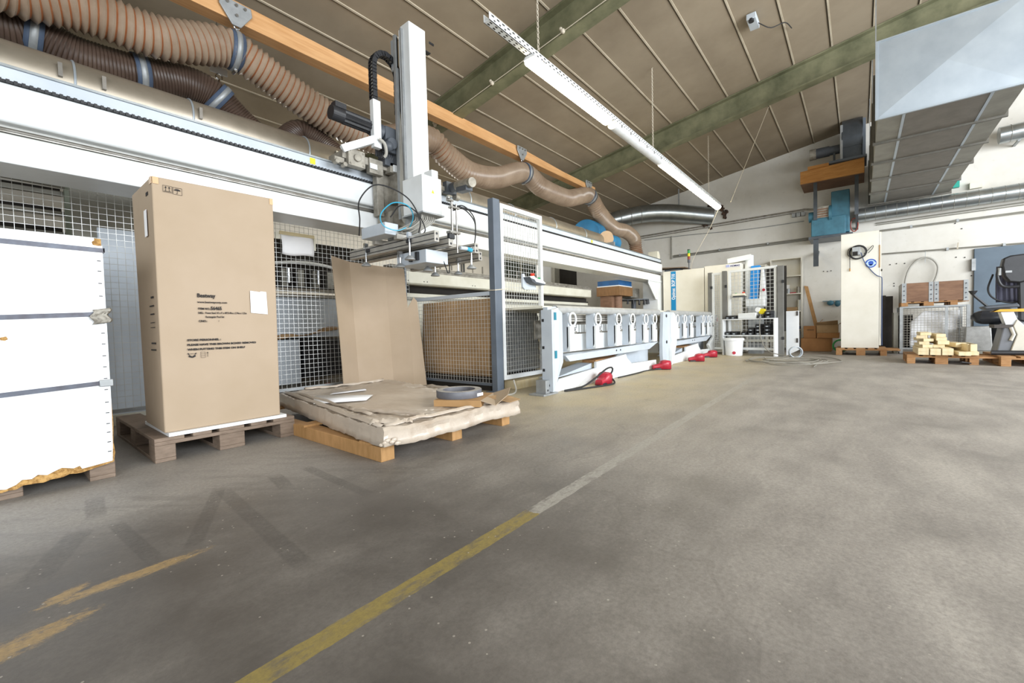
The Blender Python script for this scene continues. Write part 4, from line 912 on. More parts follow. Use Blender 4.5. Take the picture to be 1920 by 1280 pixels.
m = MB(M['dark']); m.cyl((3.82, 2.628, .05), (3.82, 2.632, .05), .012, seg=8); m.cyl((3.86, 2.628, .1), (3.86, 2.632, .1), .014, seg=8); m.build('foot_bolt', TB2, mat=M['black'])
for z in (.25, .5, .8): MB(M['black']).box(3.852, 3.86, 2.69, 2.715, z, z+.03).build('cable_clip', TB2)
MB(M['cream']).box(4.0, 10.95, 2.80, 3.9, .955, .985).build('table_top', TB2, bevel=.003)
def bay(x0, x1, rings):
    MB(M['rollergrey']).cyl((x0, 2.72, .94), (x1, 2.72, .94), .05, seg=20).build('edge_roller', TB2)
    m = MB(M['white']); m.box(x0, x1, 2.86, 2.88, .42, .64); m.build('rear_panel', TB2)
    m = MB(M['alu']); m.box(x0, x1, 2.84, 2.92, .80, .89); r_ = m.build('slotted_rail', TB2)
    MB(M['dark']).box(x0, x1, 2.838, 2.842, .855, .862).box(x0, x1, 2.838, 2.842, .825, .832).build('rail_slot', r_)
    MB(M['dark']).box(x0, x1, 3.0, 3.02, .60, .82).build('slot_shadow', TB2, mat=M['dirtysteel'])
    x = x0+.05; m = MB(M['white'])
    while x < x1-.05: m.box(x, x+.035, 2.87, 2.90, .66, .76); x += .07
    m.build('comb_strip', TB2)
    m = MB(M['cool']); a, b = x0+.12, x1-.25
    m.prism([(a, .40), (b+.1, .44), (b-.3, .335), (a+.10, .325)], 2.66, 2.72, 'y'); m.box(a, b, 2.72, 3.0, .36, .40); m.build('lower_trough', TB2, bevel=.003)
    m = MB(M['black'])
    for dx in (-.09, .04): m.cyl(((a+b)/2+dx, 2.654, .385), ((a+b)/2+dx, 2.66, .385), .012, seg=10)
    m.build('trough_screw', TB2)
    for x in rings:
        t = MB(M['cool'])
        t.prism([(2.67, .90), (2.80, .90), (2.80, .44), (2.70, .44), (2.67, .5)], x-.085, x-.01, 'x'); h = t.build('blade_housing', TB2, bevel=.008)
        m = MB(M['white']); m.prism([(x-.085, .45), (x-.085, .74), (x-.03, .755), (x+.03, .75), (x+.075, .71), (x+.085, .60), (x+.075, .45)], 2.65, 2.70, 'y'); m.build('housing_front', h, bevel=.005)
        MB(M['white']).ring((x-.01, 2.655, .825), .075, .012, (0, 1, 0), 28, 10, sq=1).build('ring_handle', h)
        MB(M['black']).box(x+.01, x+.04, 2.640, 2.646, .715, .725).box(x+.015, x+.035, 2.640, 2.646, .69, .705).build('scale_mark', h)
        MB(M['steel']).cyl((x+.03, 2.625, .665), (x+.03, 2.648, .665), .016, seg=12).build('lock_knob', h)
bay(4.12, 7.36, (4.42, 5.06, 5.68, 6.16, 6.68, 7.06)); bay(7.88, 10.7, (8.21, 8.66, 9.11, 9.95, 10.35, 10.62))
def skirt(x0, x1):
    L = x1-x0
    m = MB(M['white']); m.prism([(x0, .03), (x0+.037*L, .14), (x0+.327*L, .19), (x0+.327*L, .268), (x0+.616*L, .31), (x0+.63*L, .25), (x0+.68*L, .16), (x1, .14), (x1, .0), (x0, .0)], 2.66, 2.70, 'y'); m.build('base_skirt', TB2, bevel=.003)
    m = MB(M['cool']); m.prism([(x0+.56*L, .02), (x0+.60*L, .20), (x0+.93*L, .46), (x1+.3, .46), (x1+.3, .02)], 2.92, 2.95, 'y'); m.build('frame_gusset', TB2, bevel=.003)
    MB(M['cool']).prism([(x0+.1, .14), (x0+.33*L, .25), (x0+.33*L, .18), (x0+.3*L, .175)], 2.74, 2.95, 'y').build('base_gusset', TB2)
    MB(M['palletnew']).box(x0+.34*L, x0+.6*L, 2.70, 2.9, .25, .285).build('timber_packer', TB2)
skirt(3.98, 7.1); skirt(7.8, 10.6)
m = MB(M['cool']); m.prism([(7.42, .95), (7.80, .95), (7.88, .88), (7.90, .40), (7.72, .10), (7.55, 0), (7.40, 0), (7.36, .2), (7.36, .42)], 2.64, 2.70, 'y'); m.build('middle_frame', TB2, bevel=.004)
m = MB(M['white']); m.prism([(7.74, .945), (7.84, .91), (7.92, .82), (7.92, .40), (7.75, .08), (7.66, .0), (7.66, .3), (7.74, .42)], 2.58, 2.64, 'y'); m.build('middle_column', TB2, bevel=.004)
for z in (.88, .42): MB(M['black']).cyl((7.55, 2.632, z), (7.55, 2.64, z), .028, seg=14).build('frame_bolt', TB2)
m = MB(M['white']); m.prism([(10.66, .80), (10.70, .89), (10.85, .93), (10.96, .88), (11.01, .78), (11.01, .36), (10.80, .06), (10.5, .05), (10.2, .24), (10.66, .42)], 2.62, 2.68, 'y'); m.build('far_frame', TB2, bevel=.004)
MB(M['redbtn']).ring((10.86, 2.612, .80), .055, .006, (0, 1, 0), 22, 6, a0=-1.8, a1=1.8).build('red_ring_mark', TB2, mat=M['red'])
for x, z in ((10.86, .80), (10.86, .90), (10.86, .42)): MB(M['black']).cyl((x, 2.61, z), (x, 2.62, z), .022, seg=12).build('frame_bolt', TB2)

# foot pedals
def pedal(x, y, rz, label):
    t = thing('foot_pedal', label, 'foot pedal', (x, y, 0), 'red foot pedals along the saw table')
    def Tn(o):
        o.v = [(a+x, b+y, c) for a, b, c in o.v]; return o
    m = MB(M['black']).box(-.13, .13, -.06, .06, 0, .03); Tn(m).build('pedal_base', t, bevel=.005)
    m = MB(M['red'])
    def sect(xx, hw, h, n=9): return [(xx, hw*math.copysign(abs(math.cos(PI*k/(n-1)))**.45, math.cos(PI*k/(n-1))), .012+h*abs(math.sin(PI*k/(n-1)))**.4) for k in range(n)]
    secs = [sect(-.14, .045, .06), sect(-.03, .055, .085), sect(.0, .078, .125), sect(.06, .088, .14), (sect(.13, .075, .128))]
    vs = [p for s_ in secs for p in s_]; m.add(vs, [(i*9+k, i*9+k+1, (i+1)*9+k+1, (i+1)*9+k) for i in range(4) for k in range(8)] + [tuple(range(8, -1, -1))])
    Tn(m).build('pedal_hood', t, solid=.008)
    m = MB(M['dark']).hexa([(.0, -.045, .03), (.11, -.045, .03), (.11, .045, .03), (.0, .045, .03), (.0, -.045, .075), (.11, -.045, .045), (.11, .045, .045), (.0, .045, .075)]); Tn(m).build('pedal_plate', t)
    t.rotation_euler = (0, 0, rz); return t
pedal(4.86, 2.50, .1, 'red foot pedal nearest the camera, beside the black cable loop')
pedal(6.90, 2.50, -.85, 'red foot pedal in front of the middle frame of the saw table')
pedal(8.60, 2.44, -1.0, 'red foot pedal second from the far end of the saw table')
pedal(9.70, 2.48, -.9, 'red foot pedal furthest from the camera, beside the far end frame')
tag(MB(M['rubber']).tube(spline([(4.78, 2.50, .05), (4.95, 2.44, .13), (4.98, 2.43, .20), (4.86, 2.45, .20), (4.65, 2.5, .10), (4.45, 2.56, .02), (4.1, 2.60, .012), (4.5, 2.46, .012), (4.85, 2.38, .012), (4.97, 2.40, .03), (4.97, 2.47, .10)], .03), .011, 8).build('foot_pedal_cable', None), 'thick black cable looping over the nearest red foot pedal', 'cable')
tag(MB(M['rubber']).tube(spline([(5.5, 2.60, .012), (6.1, 2.58, .012), (6.5, 2.6, .012), (6.8, 2.52, .012)], .05), .009, 6).build('floor_cable', None), 'black cable on the floor along the white skirt of the saw table', 'cable')
tag(MB(M['cablegrey']).tube(spline([(3.75, 3.05, .15), (3.72, 3.0, .02), (3.5, 2.98, .012), (3.35, 3.03, .012), (3.5, 3.1, .012), (3.66, 3.12, .012)], .03), .009, 6).build('floor_cable', None), 'grey cable lying on the floor by the foot of the slate post', 'cable')
tag(MB(M['palletnew']).box(4.0, 6.8, 3.2, 3.5, .0, .10).build('floor_timber', None, mat=M['lumber']), 'pale timber lying on the floor under the saw table', 'timber')

# ------------------------------------------------------------------ control cabinet of the saw
CB = thing('control_cabinet', 'wide ivory machine cabinet with a vertical blue name stripe', 'cabinet', (11.4, 2.8, 0))
MB(M['ivory']).box(11.02, 11.9, 2.93, 3.92, .02, 2.07).build('cabinet_body', CB, bevel=.004)
MB(M['ivory']).box(11.02, 11.9, 2.12, 2.915, .02, 2.10).build('cabinet_body', CB, bevel=.004)
MB(M['ivory']).box(11.35, 11.9, 3.95, 4.6, .02, 2.02).build('cabinet_side', CB)
bs = MB(M['bluestripe']).box(11.012, 11.02, 3.60, 3.72, 1.02, 2.055).build('name_stripe', CB)
t = txt('Optimat  BOP 710', .115, (11.010, 3.622, 1.34), (PI/2, 0, -PI/2), M['paper'], bs, 'printed_text', .002, .74)
t.rotation_euler = Matrix(((0, 0, -1), (0, -1, 0), (-1, 0, 0))).to_euler()
m_ = Matrix(((0, 0, -1), (0, 1, 0), (1, 0, 0)))   # text +x -> world +z, text +y -> world +y, normal -> -x
t.rotation_euler = m_.to_euler()
bl = MB(M['paper']).box(11.011, 11.02, 2.14, 2.44, 2.02, 2.085).build('name_plate', CB)
MB(paint('lilac_logo', 'a9b2dc', .5)).box(11.008, 11.011, 2.36, 2.435, 2.025, 2.08).build('plate_logo', bl)
txt('HOMAG', .055, (11.006, 2.345, 2.03), FRONT_X, paint('navy_print', '34346a', .6), bl, 'printed_text', .002, 1.0)
SL = thing('signal_tower', 'slim signal lamp with green, yellow and red lenses above the ivory cabinet', 'signal lamp', (11.5, 3.42, 2.07))
MB(M['darkgrey']).cyl((11.5, 3.42, 2.07), (11.5, 3.42, 2.30), .012, seg=10).cyl((11.5, 3.42, 2.30), (11.5, 3.42, 2.38), .032, seg=16).build('lamp_pole', SL)
for z, mt in ((2.38, M['redcable']), (2.46, M['yellow']), (2.54, M['greencable'])):
    MB(mt).cyl((11.5, 3.42, z), (11.5, 3.42, z+.075), .032, seg=16).build('lamp_lens', SL)
MB(M['black']).cyl((11.5, 3.42, 2.615), (11.5, 3.42, 2.64), .033, seg=16).build('lamp_cap', SL)
BRK = thing('timber_ledge', 'weathered timber boards on dark brackets between gantry end and signal lamp', 'boards', (11.4, 3.9, 2.1))
MB(M['pallet']).hexa([(11.3, 3.45, 2.16), (11.75, 3.45, 2.16), (11.75, 4.5, 2.22), (11.3, 4.5, 2.22), (11.3, 3.45, 2.18), (11.75, 3.45, 2.18), (11.75, 4.5, 2.25), (11.3, 4.5, 2.25)]).build('board', BRK)
MB(M['darkgrey']).box(11.35, 11.6, 3.6, 4.0, 2.075, 2.15).build('bracket_box', BRK)

# safety gates by the cabinet
def mgate(name, label, a, b, z0, z1, t=.05, stp=.05, fill=None):
    a, b = V(a), V(b); d = (b-a); L = d.length; d.normalize()
    g = thing(name, label, 'gate', tuple((a+b)/2+V((0, 0, z0))))
    m = MB(M['white']); P = lambda s, z: (a.x+d.x*s, a.y+d.y*s, z)
    m.bar(P(t/2, z0), P(t/2, z1), t, .04, upv=(-d.y, d.x, 0)).bar(P(L-t/2, z0), P(L-t/2, z1), t, .04, upv=(-d.y, d.x, 0)).bar(P(t, z0+t/2), P(L-t, z0+t/2), .04, t).bar(P(t, z1-t/2), P(L-t, z1-t/2), .04, t)
    m.build('gate_frame', g)
    if fill: MB(fill).bar(P(t, (z0+z1)/2), P(L-t, (z0+z1)/2), .01, z1-z0-2*t).build('gate_panel', g)
    else: wires(MB(M['grid']), P(t, 0), d, L-2*t, z0+t, z1-t, stp, .0042).build('wire_mesh', g, smooth=False)
    return g
def spost(label, x, y, h=1.9, wd=.09):
    t = thing('safety_post', label, 'post', (x, y, 0), 'grey safety posts by the ivory cabinet')
    MB(M['postgrey']).box(x-wd/2, x+wd/2, y-wd/2, y+wd/2, 0, h).build('post_tube', t, bevel=.004, mat=M['postdim'])
    for z in (.35, 1.52):
        MB(M['black']).box(x-wd/2-.02, x-wd/2, y-wd/2-.012, y-wd/2+.03, z, z+.06).build('hinge', t)
    return t
spost('dark safety post left of the narrow white gate by the ivory cabinet', 10.72, 2.71)
spost('dark safety post between the narrow gate and the wide mesh gate', 10.62, 2.38)
spost('dark safety post standing right of the wide mesh gate and the bench', 10.42, 1.27, 1.88, .11)
mgate('safety_gate', 'narrow white-framed safety gate in front of the ivory cabinet', (10.70, 2.66, 0), (10.64, 2.43, 0), .12, 1.88, .045, .05)
mgate('safety_gate', 'wide white-framed safety gate with mesh behind the white bench', (10.62, 2.30, 0), (10.44, 1.34, 0), .12, 1.90, .05, .08)
m = MB(M['cream']); m.obox((10.50, 2.06, 1.33), (.12, .26, .05), (0, .2, -.1)); CP_ = thing('switch_box', 'small cream switch box with green and red-orange buttons on the wide safety gate', 'switch box', (10.5, 2.06, 1.28))
m.build('panel_housing', CP_, bevel=.01); MB(M['darkgrey']).box(10.45, 10.6, 1.93, 2.19, 1.285, 1.30).build('panel_base', CP_)
MB(M['greenbtn']).cyl((10.48, 2.12, 1.355), (10.475, 2.12, 1.375), .018, seg=12).build('start_button', CP_, label='green start button')
MB(M['redbtn']).cyl((10.48, 1.97, 1.355), (10.47, 1.97, 1.39), .026, seg=12).build('stop_button', CP_, label='red-orange stop button')
for x, y in ((10.62, 2.12), (10.62, 2.0)): MB(M['galvgrey']).bar((x, y, 1.3), (x-.08, y, 1.3), .02, .02).build('panel_bracket', CP_)
# extraction arm, blue brochure-like cover and shelves behind the gate
EA = thing('dust_extractor', 'white angled dust extractor rising above the wide safety gate', 'extractor', (11.3, 2.0, 0))
m = MB(M['white']); m.cyl((11.3, 2.0, 1.55), (11.3, 2.0, 2.28), .09, seg=22); m.bar((11.3, 1.95, 2.24), (11.3, 2.45, 2.19), .2, .12); m.lathe([(.09, 0), (.04, -.65), (.035, -.66)], (11.3, 2.0, 1.56), 22); m.build('arm_tube', EA, bevel=.005)
m = MB(M['galvgrey']); m.cyl((11.3, 2.0, 0), (11.3, 2.0, .92), .03, seg=12); m.build('arm_stand', EA)
BC = thing('sanding_machine', 'bright blue and white upright machine behind the mesh of the wide safety gate', 'machine', (11.2, 1.85, 0))
MB(paint('bright_blue_cover', '2089d4', .45)).hexa([(11.15, 1.80, 1.25), (11.3, 1.80, 1.25), (11.3, 1.99, 1.25), (11.15, 1.99, 1.25), (11.15, 1.76, 2.02), (11.3, 1.76, 2.02), (11.3, 1.94, 2.02), (11.15, 1.94, 2.02)]).build('blue_cover', BC, bevel=.01)
MB(M['white']).box(11.1, 11.4, 1.66, 2.05, 1.08, 1.26).build('machine_head', BC, bevel=.02)
MB(M['white']).hexa([(11.14, 1.64, 1.25), (11.3, 1.64, 1.25), (11.3, 1.78, 1.25), (11.14, 1.78, 1.25), (11.14, 1.69, 1.95), (11.3, 1.69, 1.95), (11.3, 1.74, 1.95), (11.14, 1.74, 1.95)]).build('white_cover', BC, bevel=.01)
MB(M['red']).cyl((11.09, 1.68, 1.45), (11.12, 1.68, 1.45), .03, seg=12).build('red_knob', BC)
MB(M['galvgrey']).box(11.12, 11.4, 1.72, 2.0, 0, 1.08).build('machine_column', BC)
MB(M['dark']).box(11.6, 11.64, 1.3, 2.1, .5, 2.0).build('rear_guard', BC)
RS = thing('parts_shelf', 'shelf of cardboard and blue parts behind the mesh of the wide safety gate', 'shelf', (12.4, 1.95, 0))
MB(M['ivory']).box(12.3, 12.6, 1.80, 1.83, 0, 2.15).box(12.3, 12.6, 2.5, 2.53, 0, 2.15).build('shelf_side', RS)
for z in (.5, 1.0, 1.4, 1.75, 2.12): MB(M['ivory']).box(12.3, 12.6, 1.83, 2.5, z, z+.02).build('shelf_board', RS)
for z, y, h, mt, lb in ((1.42, 1.9, .22, 'carddark', 'lower brown parts box behind the wide safety gate'), (1.77, 1.88, .2, 'carddark', 'upper brown parts box behind the wide safety gate'), (1.77, 2.15, .15, 'bluestripe', 'blue parts box on the shelf behind the wide safety gate')):
    tag(MB(M[mt]).box(12.32, 12.55, y, y+.22, z, z+h).build('parts_box', None, bevel=.005), lb, 'box')

# white bench with storage bins
bx, by, ang = 10.52, 1.83, math.atan2(.25, 1.03)
bR = Matrix.Rotation(-ang, 3, 'Z')
def BP(x, y, z): p = bR @ V((x, y, 0)); return (p.x+bx, p.y+by, z)     # local: +y to the left, -x towards the camera
def bbox(mt, x0, x1, y0, y1, z0, z1):
    return MB(mt).hexa([BP(x0, y0, z0), BP(x1, y0, z0), BP(x1, y1, z0), BP(x0, y1, z0), BP(x0, y0, z1), BP(x1, y0, z1), BP(x1, y1, z1), BP(x0, y1, z1)])
BN = thing('bench', 'open white bench with one shelf carrying black storage bins', 'bench', (bx, by, 0))
bbox(M['whiteboard'], -.19, .19, -.54, .54, .785, .805).build('bench_top', BN, bevel=.002)
bbox(M['whiteboard'], -.19, .19, .52, .54, 0, .785).build('bench_side', BN); bbox(M['whiteboard'], -.19, .19, -.54, -.515, 0, .785).build('bench_side', BN)
bbox(M['whiteboard'], -.19, .19, -.515, .52, .43, .45).build('bench_shelf', BN)
BNS = thing('storage_bin', 'black storage bin', 'bin', (0, 0, 0))
m = MB(M['black']); m.prism([(-.1, 0), (.1, 0), (.1, .075), (-.07, .075), (-.1, .05)], -.055, .055, 'y')
m.build('bin_body', BNS, bevel=.004, mat=M['black'])
MB(M['rubber']).box(-.06, .09, -.048, .048, .0752, .0762).build('bin_opening', BNS)
MB(M['cool']).box(-.1025, -.1, -.022, .022, .015, .032).build('bin_label', BNS)
bins = [(.44, .807, 'leftmost black bin on the bench top'), (.32, .807, 'second black bin from the left on the bench top'), (-.25, .807, 'black bin on the bench top below the yellow tape'), (-.40, .807, 'lower black bin at the right end of the bench top'), (-.40, .885, 'upper black bin stacked at the right end of the bench top'),
        (.44, .452, 'leftmost black bin on the bench shelf'), (.30, .452, 'second black bin from the left on the bench shelf'), (.09, .452, 'black bin in the middle of the bench shelf, left of the cream-filled one'), (-.05, .452, 'black bin with cream-coloured contents on the bench shelf'), (-.05, .53, 'tilted black bin lying on the cream-filled bin'), (-.20, .452, 'lowest black bin second from the right on the bench shelf'), (-.20, .53, 'middle black bin of the stack second from the right on the bench shelf'), (-.20, .608, 'top black bin of the stack second from the right on the bench shelf'), (-.38, .452, 'bottom black bin at the right end of the bench shelf'), (-.38, .53, 'middle black bin at the right end of the bench shelf'), (-.38, .608, 'top black bin at the right end of the bench shelf')]
for i, (y, z, lb) in enumerate(bins):
    o = BNS if i == 0 else copy_tree(BNS)
    o.location = BP(-.06, y, z); o.rotation_euler = (.12 if 'tilted' in lb else 0, 0, -ang); o['label'] = lb; o['group'] = 'black storage bins on the white bench'
bt = thing('plastic_tray', 'white plastic tray on the middle of the bench top', 'tray', BP(0, .04, .807))
bbox(M['white'], -.15, .1, -.16, .22, .807, .93).build('tray_body', bt, bevel=.015)
yt = thing('marking_tape', 'roll of yellow and white marking tape on the black bin', 'tape', BP(-.05, -.24, .89))
MB(M['yellow']).cyl(BP(-.09, -.25, .95), BP(.0, -.25, .95), .06, seg=22).build('yellow_tape_roll', yt)
MB(M['whiteboard']).cyl(BP(-.10, -.17, .99), BP(-.02, -.17, .99), .05, seg=22).build('white_tape_roll', yt)
tag(bbox(M['lumber'], -.08, .04, -.10, 0, .525, .532).build('cream_blocks', None), 'cream blocks filling one black bin on the bench shelf', 'blocks')
bk = thing('bucket', 'white plastic bucket with lid and round red mark under the bench', 'bucket', BP(-.28, .26, 0))
c_ = BP(-.22, .27, 0); m = MB(M['whiteboard']); m.lathe([(.155, 0), (.165, .01), (.185, .33), (.205, .335), (.21, .36), (.20, .385), (.19, .39)], c_, 36); m.build('bucket_body', bk)
d_ = V((-c_[0], -c_[1], 0)).normalized()
MB(M['red']).cyl(V(c_)+d_*.150+V((0, 0, .07)), V(c_)+d_*.178+V((0, 0, .07)), .034, seg=22).build('red_mark', bk)
MB(M['cream']).box(10.95, 11.1, 1.4, 2.1, .28, .33).build('rear_crossbar', BC)

# white door leaf leaning by the post, bookshelf, boxes
LB_ = thing('leaning_door', 'narrow white cupboard door with two dark hinge plates beside the dark safety post', 'door', (10.7, 1.12, 0))
MB(M['whiteboard']).hexa([(10.60, .97, .13), (10.62, .97, .13), (10.66, 1.2, .0), (10.64, 1.2, .0), (10.60, .97, .94), (10.62, .97, .94), (10.66, 1.2, .94), (10.64, 1.2, .94)]).build('panel_board', LB_, bevel=.003)
for z in (.28, .84): MB(M['dark']).box(10.592, 10.60, .985, 1.02, z, z+.09).build('hinge_plate', LB_, mat=M['board'])
BK = thing('bookshelf', 'tall cream open shelf against the far wall, left of the leaning plank', 'shelf', (13.1, 1.45, 0))
MB(M['ivory']).box(12.95, 13.28, 1.12, 1.145, 0, 2.33).build('shelf_side', BK); MB(M['ivory']).box(12.95, 13.28, 1.785, 1.81, 0, 2.33).build('shelf_side', BK)
MB(M['ivory']).box(13.27, 13.285, 1.12, 1.81, 0, 2.33).build('shelf_back', BK)
for z in (.05, .5, .96, 1.41, 1.86, 2.31): MB(M['ivory']).box(12.95, 13.27, 1.145, 1.785, z, z+.022).build('shelf_board', BK)
random.seed(8)
sh = [('glue_bottle', M['bluestripe'], 1.432, 1.60, .10, 'small blue bottle on the upper shelf of the cream bookshelf'), ('glue_bottle', M['galvgrey'], 1.432, 1.52, .09, 'grey bottle next to the blue bottle on the cream bookshelf'), ('paint_tin', M['galvgrey'], 1.432, 1.42, .12, 'grey tin on the upper shelf of the cream bookshelf'), ('paint_tin', M['dirtysteel'], 1.432, 1.20, .16, 'tall dusty tin at the right of the upper shelf')]
for nm, mt, z, y, h, lb in sh:
    o = MB(mt).lathe([(.034, 0), (.035, h*.7), (.016, h*.85), (.016, h)] if 'bottle' in nm else [(.04, 0), (.04, h), (.036, h+.004)], (13.0, y, z), 16); tag(o.build(nm, None), lb, 'bottle' if 'bottle' in nm else 'tin')
tag(MB(M['red']).box(12.98, 13.06, 1.25, 1.38, 1.432, 1.455).build('tool_case', None), 'flat red tool case on the upper shelf of the cream bookshelf', 'case')
tag(MB(M['paper']).box(13.1, 13.12, 1.4, 1.6, 1.432, 1.66).build('paper_stack', None), 'white sheets standing at the back of the upper shelf', 'paper')
tag(MB(M['carddark']).box(12.98, 13.2, 1.22, 1.62, .982, 1.08).build('carton', None, bevel=.004), 'open brown carton on the middle shelf of the cream bookshelf', 'box')
for k, y in enumerate((1.155, 1.185)): tag(MB(M['cream'] if k else M['whiteboard']).box(12.98, 13.22, y, y+.025, .982, 1.26).build('folder', None), ('white', 'cream')[k]+' upright folder at the right of the middle shelf', 'folder')
tag(MB(M['bluestripe']).box(12.98, 13.2, 1.17, 1.35, .522, .60).build('storage_box', None, mat=M['cableblue']), 'dark blue box low on the cream bookshelf', 'box')
tag(MB(M['cool']).box(12.98, 13.2, 1.16, 1.5, .62, .84).build('storage_box', None) if False else MB(M['cool']).box(12.98, 13.2, 1.16, 1.40, .072, .46).build('storage_box', None), 'pale grey box on the bottom shelf of the cream bookshelf', 'box')
def carton(label, x0, x1, y0, y1, z0, z1, mt='carddark', op=False):
    t = thing('carton', label, 'box', ((x0+x1)/2, (y0+y1)/2, z0))
    MB(M[mt]).box(x0, x1, y0, y1, z0, z1).build('carton_body', t, bevel=.006)
    if op:
        for a in ([(x0, y0, z1), (x0, y1, z1), (x0-.12, y1, z1+.06), (x0-.12, y0, z1+.10)], [(x0, y0, z1), (x1, y0, z1), (x1, y0-.12, z1+.05), (x0, y0-.1, z1+.08)], [(x0, y1, z1), (x1, y1, z1), (x1, y1-.1, z1+.14), (x0, y1-.12, z1+.12)]):
            MB(M[mt]).add(a, [(0, 1, 2, 3)]).build('carton_flap', t, solid=.005, smooth=False)
    return t
c2 = paint('warm_cardboard', 'a9794a', .8, '94663a', 3); M['cardwarm'] = c2
carton('largest brown carton on the floor right of the cream bookshelf', 12.3, 12.85, .50, 1.09, 0, .31, 'cardwarm')
c_ = carton('smaller printed carton on the left of the largest floor carton', 12.32, 12.6, .79, 1.04, .312, .60, 'cardwarm')
MB(M['print']).box(12.316, 12.32, .83, .97, .50, .512).build('carton_print', c_)
carton('lower open carton stacked right of the printed carton', 12.25, 12.7, .36, .775, .312, .43, 'cardwarm')
carton('open carton with raised flaps, topmost beside the white locker', 12.25, 12.7, .38, .78, .432, .62, 'carddark', True)
tag(MB(M['plank']).bar((12.42, .66, .66), (13.22, 1.02, 1.72), .10, .035, upv=(1, 0, 0)).build('timber_plank', None) if False else MB(M['plank']).hexa([(12.78, .66, .0), (12.82, .66, .0), (12.82, .74, .0), (12.78, .74, .0), (13.22, 1.02, 1.60), (13.26, 1.02, 1.60), (13.26, 1.10, 1.62), (13.22, 1.10, 1.62)]).build('timber_plank', None), 'old timber plank leaning on the far wall behind the cartons', 'plank')
tag(MB(M['greencable']).ring((12.0, .33, .15), .13, .018, (1, .2, 0), 24, 8).build('garden_cable', None), 'green cable loop hanging beside the white locker', 'cable')
CL = thing('wall_clamp', 'teal sash clamp fixed sideways on the far wall left of the white locker', 'clamp', (13.2, .5, 1.1))
MB(M['bluedirty']).box(13.22, 13.26, .28, .72, 1.19, 1.205).build('clamp_bar', CL); MB(M['bluedirty']).sphere((13.22, .56, 1.15), .07, 12, 8, sc=(.5, 1, .9)).build('clamp_jaw', CL); MB(M['bluedirty']).sphere((13.22, .42, 1.13), .06, 12, 8, sc=(.5, 1, 1.3)).build('clamp_jaw', CL)

# air hose coiled on the floor
random.seed(21)
m = MB(M['cablegrey']); pts = [BP(-.20, -.27, .89), BP(-.24, -.27, .6), BP(-.3, -.33, .35), BP(-.36, -.5, .12), (9.95, 1.05, .03)]
cx_, cy_ = 9.15, .95
for k in range(44):
    a = k*.62; r_ = .38+.16*math.sin(k*.43); pts.append((cx_+math.cos(a)*r_*1.7+.3*math.sin(k*.37), cy_+math.sin(a)*r_*1.15+.1*math.sin(k*.6), .012+.012*(k % 3)))
pts += [(8.7, .62, .012), (8.1, .55, .012)]
m.tube(spline(pts, .05), .0085, 6); tag(m.build('air_hose', None, mat=paint('dark_grey_hose', '8a867c', .55)), 'thin grey air hose running from the bench into loose coils on the floor', 'hose')
HC = MB(M['cool'])
for k in range(4): HC.ring((9.88+.012*k, .95+.01*k, .125), .105, .009, (1, .35, .1), 30, 8)
tag(HC.build('coiled_air_hose', None, mat=M['cool']), 'pale air hose coil standing upright on the floor beside the thin hose', 'hose')
# ------------------------------------------------------------------ white locker on pallet
pallet('pallet', 'pallet under the tall white locker', (11.15, .38, 0), -PI/2, M['palletnew'], L=.82, Wd=1.0)
LK = thing('tall_locker', 'tall ivory locker with coiled cable and blue ear protection sign', 'locker', (11.5, 0, .145))
MB(M['ivory']).box(11.25, 11.9, -.30, .30, .146, 2.49).build('locker_body', LK, bevel=.004)
MB(M['ivory']).box(11.27, 11.88, -.335, -.305, .2, 2.46).build('side_panel', LK)
MB(M['plank']).box(11.24, 11.25, -.315, -.300, 1.75, 2.2).build('wooden_edge', LK)
MB(M['dark']).box(11.26, 11.30, -.35, -.335, 1.68, 1.72).build('side_hook', LK)
sg = thing('ear_protection_sign', 'round blue mandatory ear protection sign on the ivory locker', 'sign', (11.245, -.19, 1.85))
Y0, Z0 = -.175, 1.85
MB(M['signblue']).cyl((11.249, Y0, Z0), (11.244, Y0, Z0), .088, seg=36).build('sign_disc', sg)
m = MB(M['signlight']); m.cyl((11.2435, Y0, Z0), (11.2425, Y0, Z0), .066, seg=32); m.build('head_outline', sg)
m = MB(M['signblue']); m.cyl((11.242, Y0, Z0+.004), (11.241, Y0, Z0+.004), .044, seg=28); m.box(11.241, 11.242, Y0-.025, Y0+.025, Z0-.046, Z0-.02); m.build('head_symbol', sg)
for s_ in (-1, 1): MB(M['signlight']).cyl((11.2415, Y0+s_*.058, Z0-.004), (11.2400, Y0+s_*.058, Z0-.004), .022, seg=16).build('ear_muff_symbol', sg)
CK = thing('coiled_cable', 'black cable coiled around a grey socket box on the ivory locker', 'cable', (11.2, .08, 2.1))
m = MB(M['rubber'])
for k in range(5): m.ring((11.22-.008*k, .03+.006*math.sin(k*2), 2.09+.005*math.cos(k*3)), .125+.006*(k % 3), .0075, (1, 0, 0), 36, 6)
m.tube(spline([(11.2, -.07, 2.05), (11.2, -.17, 2.16), (11.2, -.21, 2.2), (11.2, -.2, 2.14), (11.2, -.13, 2.05)], .02), .006, 6)
m.tube(spline([(11.2, .13, 2.0), (11.2, .19, 2.06), (11.2, .17, 2.17), (11.2, .1, 2.2)], .02), .007, 6); m.build('cable_coil', CK)
MB(M['galvgrey']).box(11.12, 11.25, -.01, .12, 2.03, 2.19).build('socket_box', CK, bevel=.006); MB(M['dark']).box(11.115, 11.12, .03, .11, 2.02, 2.1).build('socket_opening', CK)
MB(M['rubber']).tube([(11.2, .155, 2.02), (11.22, .155, 1.98), (11.22, .155, 1.78)], .005, 6).build('hanging_lead', CK); MB(M['yellow']).cyl((11.22, .155, 1.72), (11.22, .155, 1.78), .011, seg=8).build('lead_end', CK, mat=M['osb'])
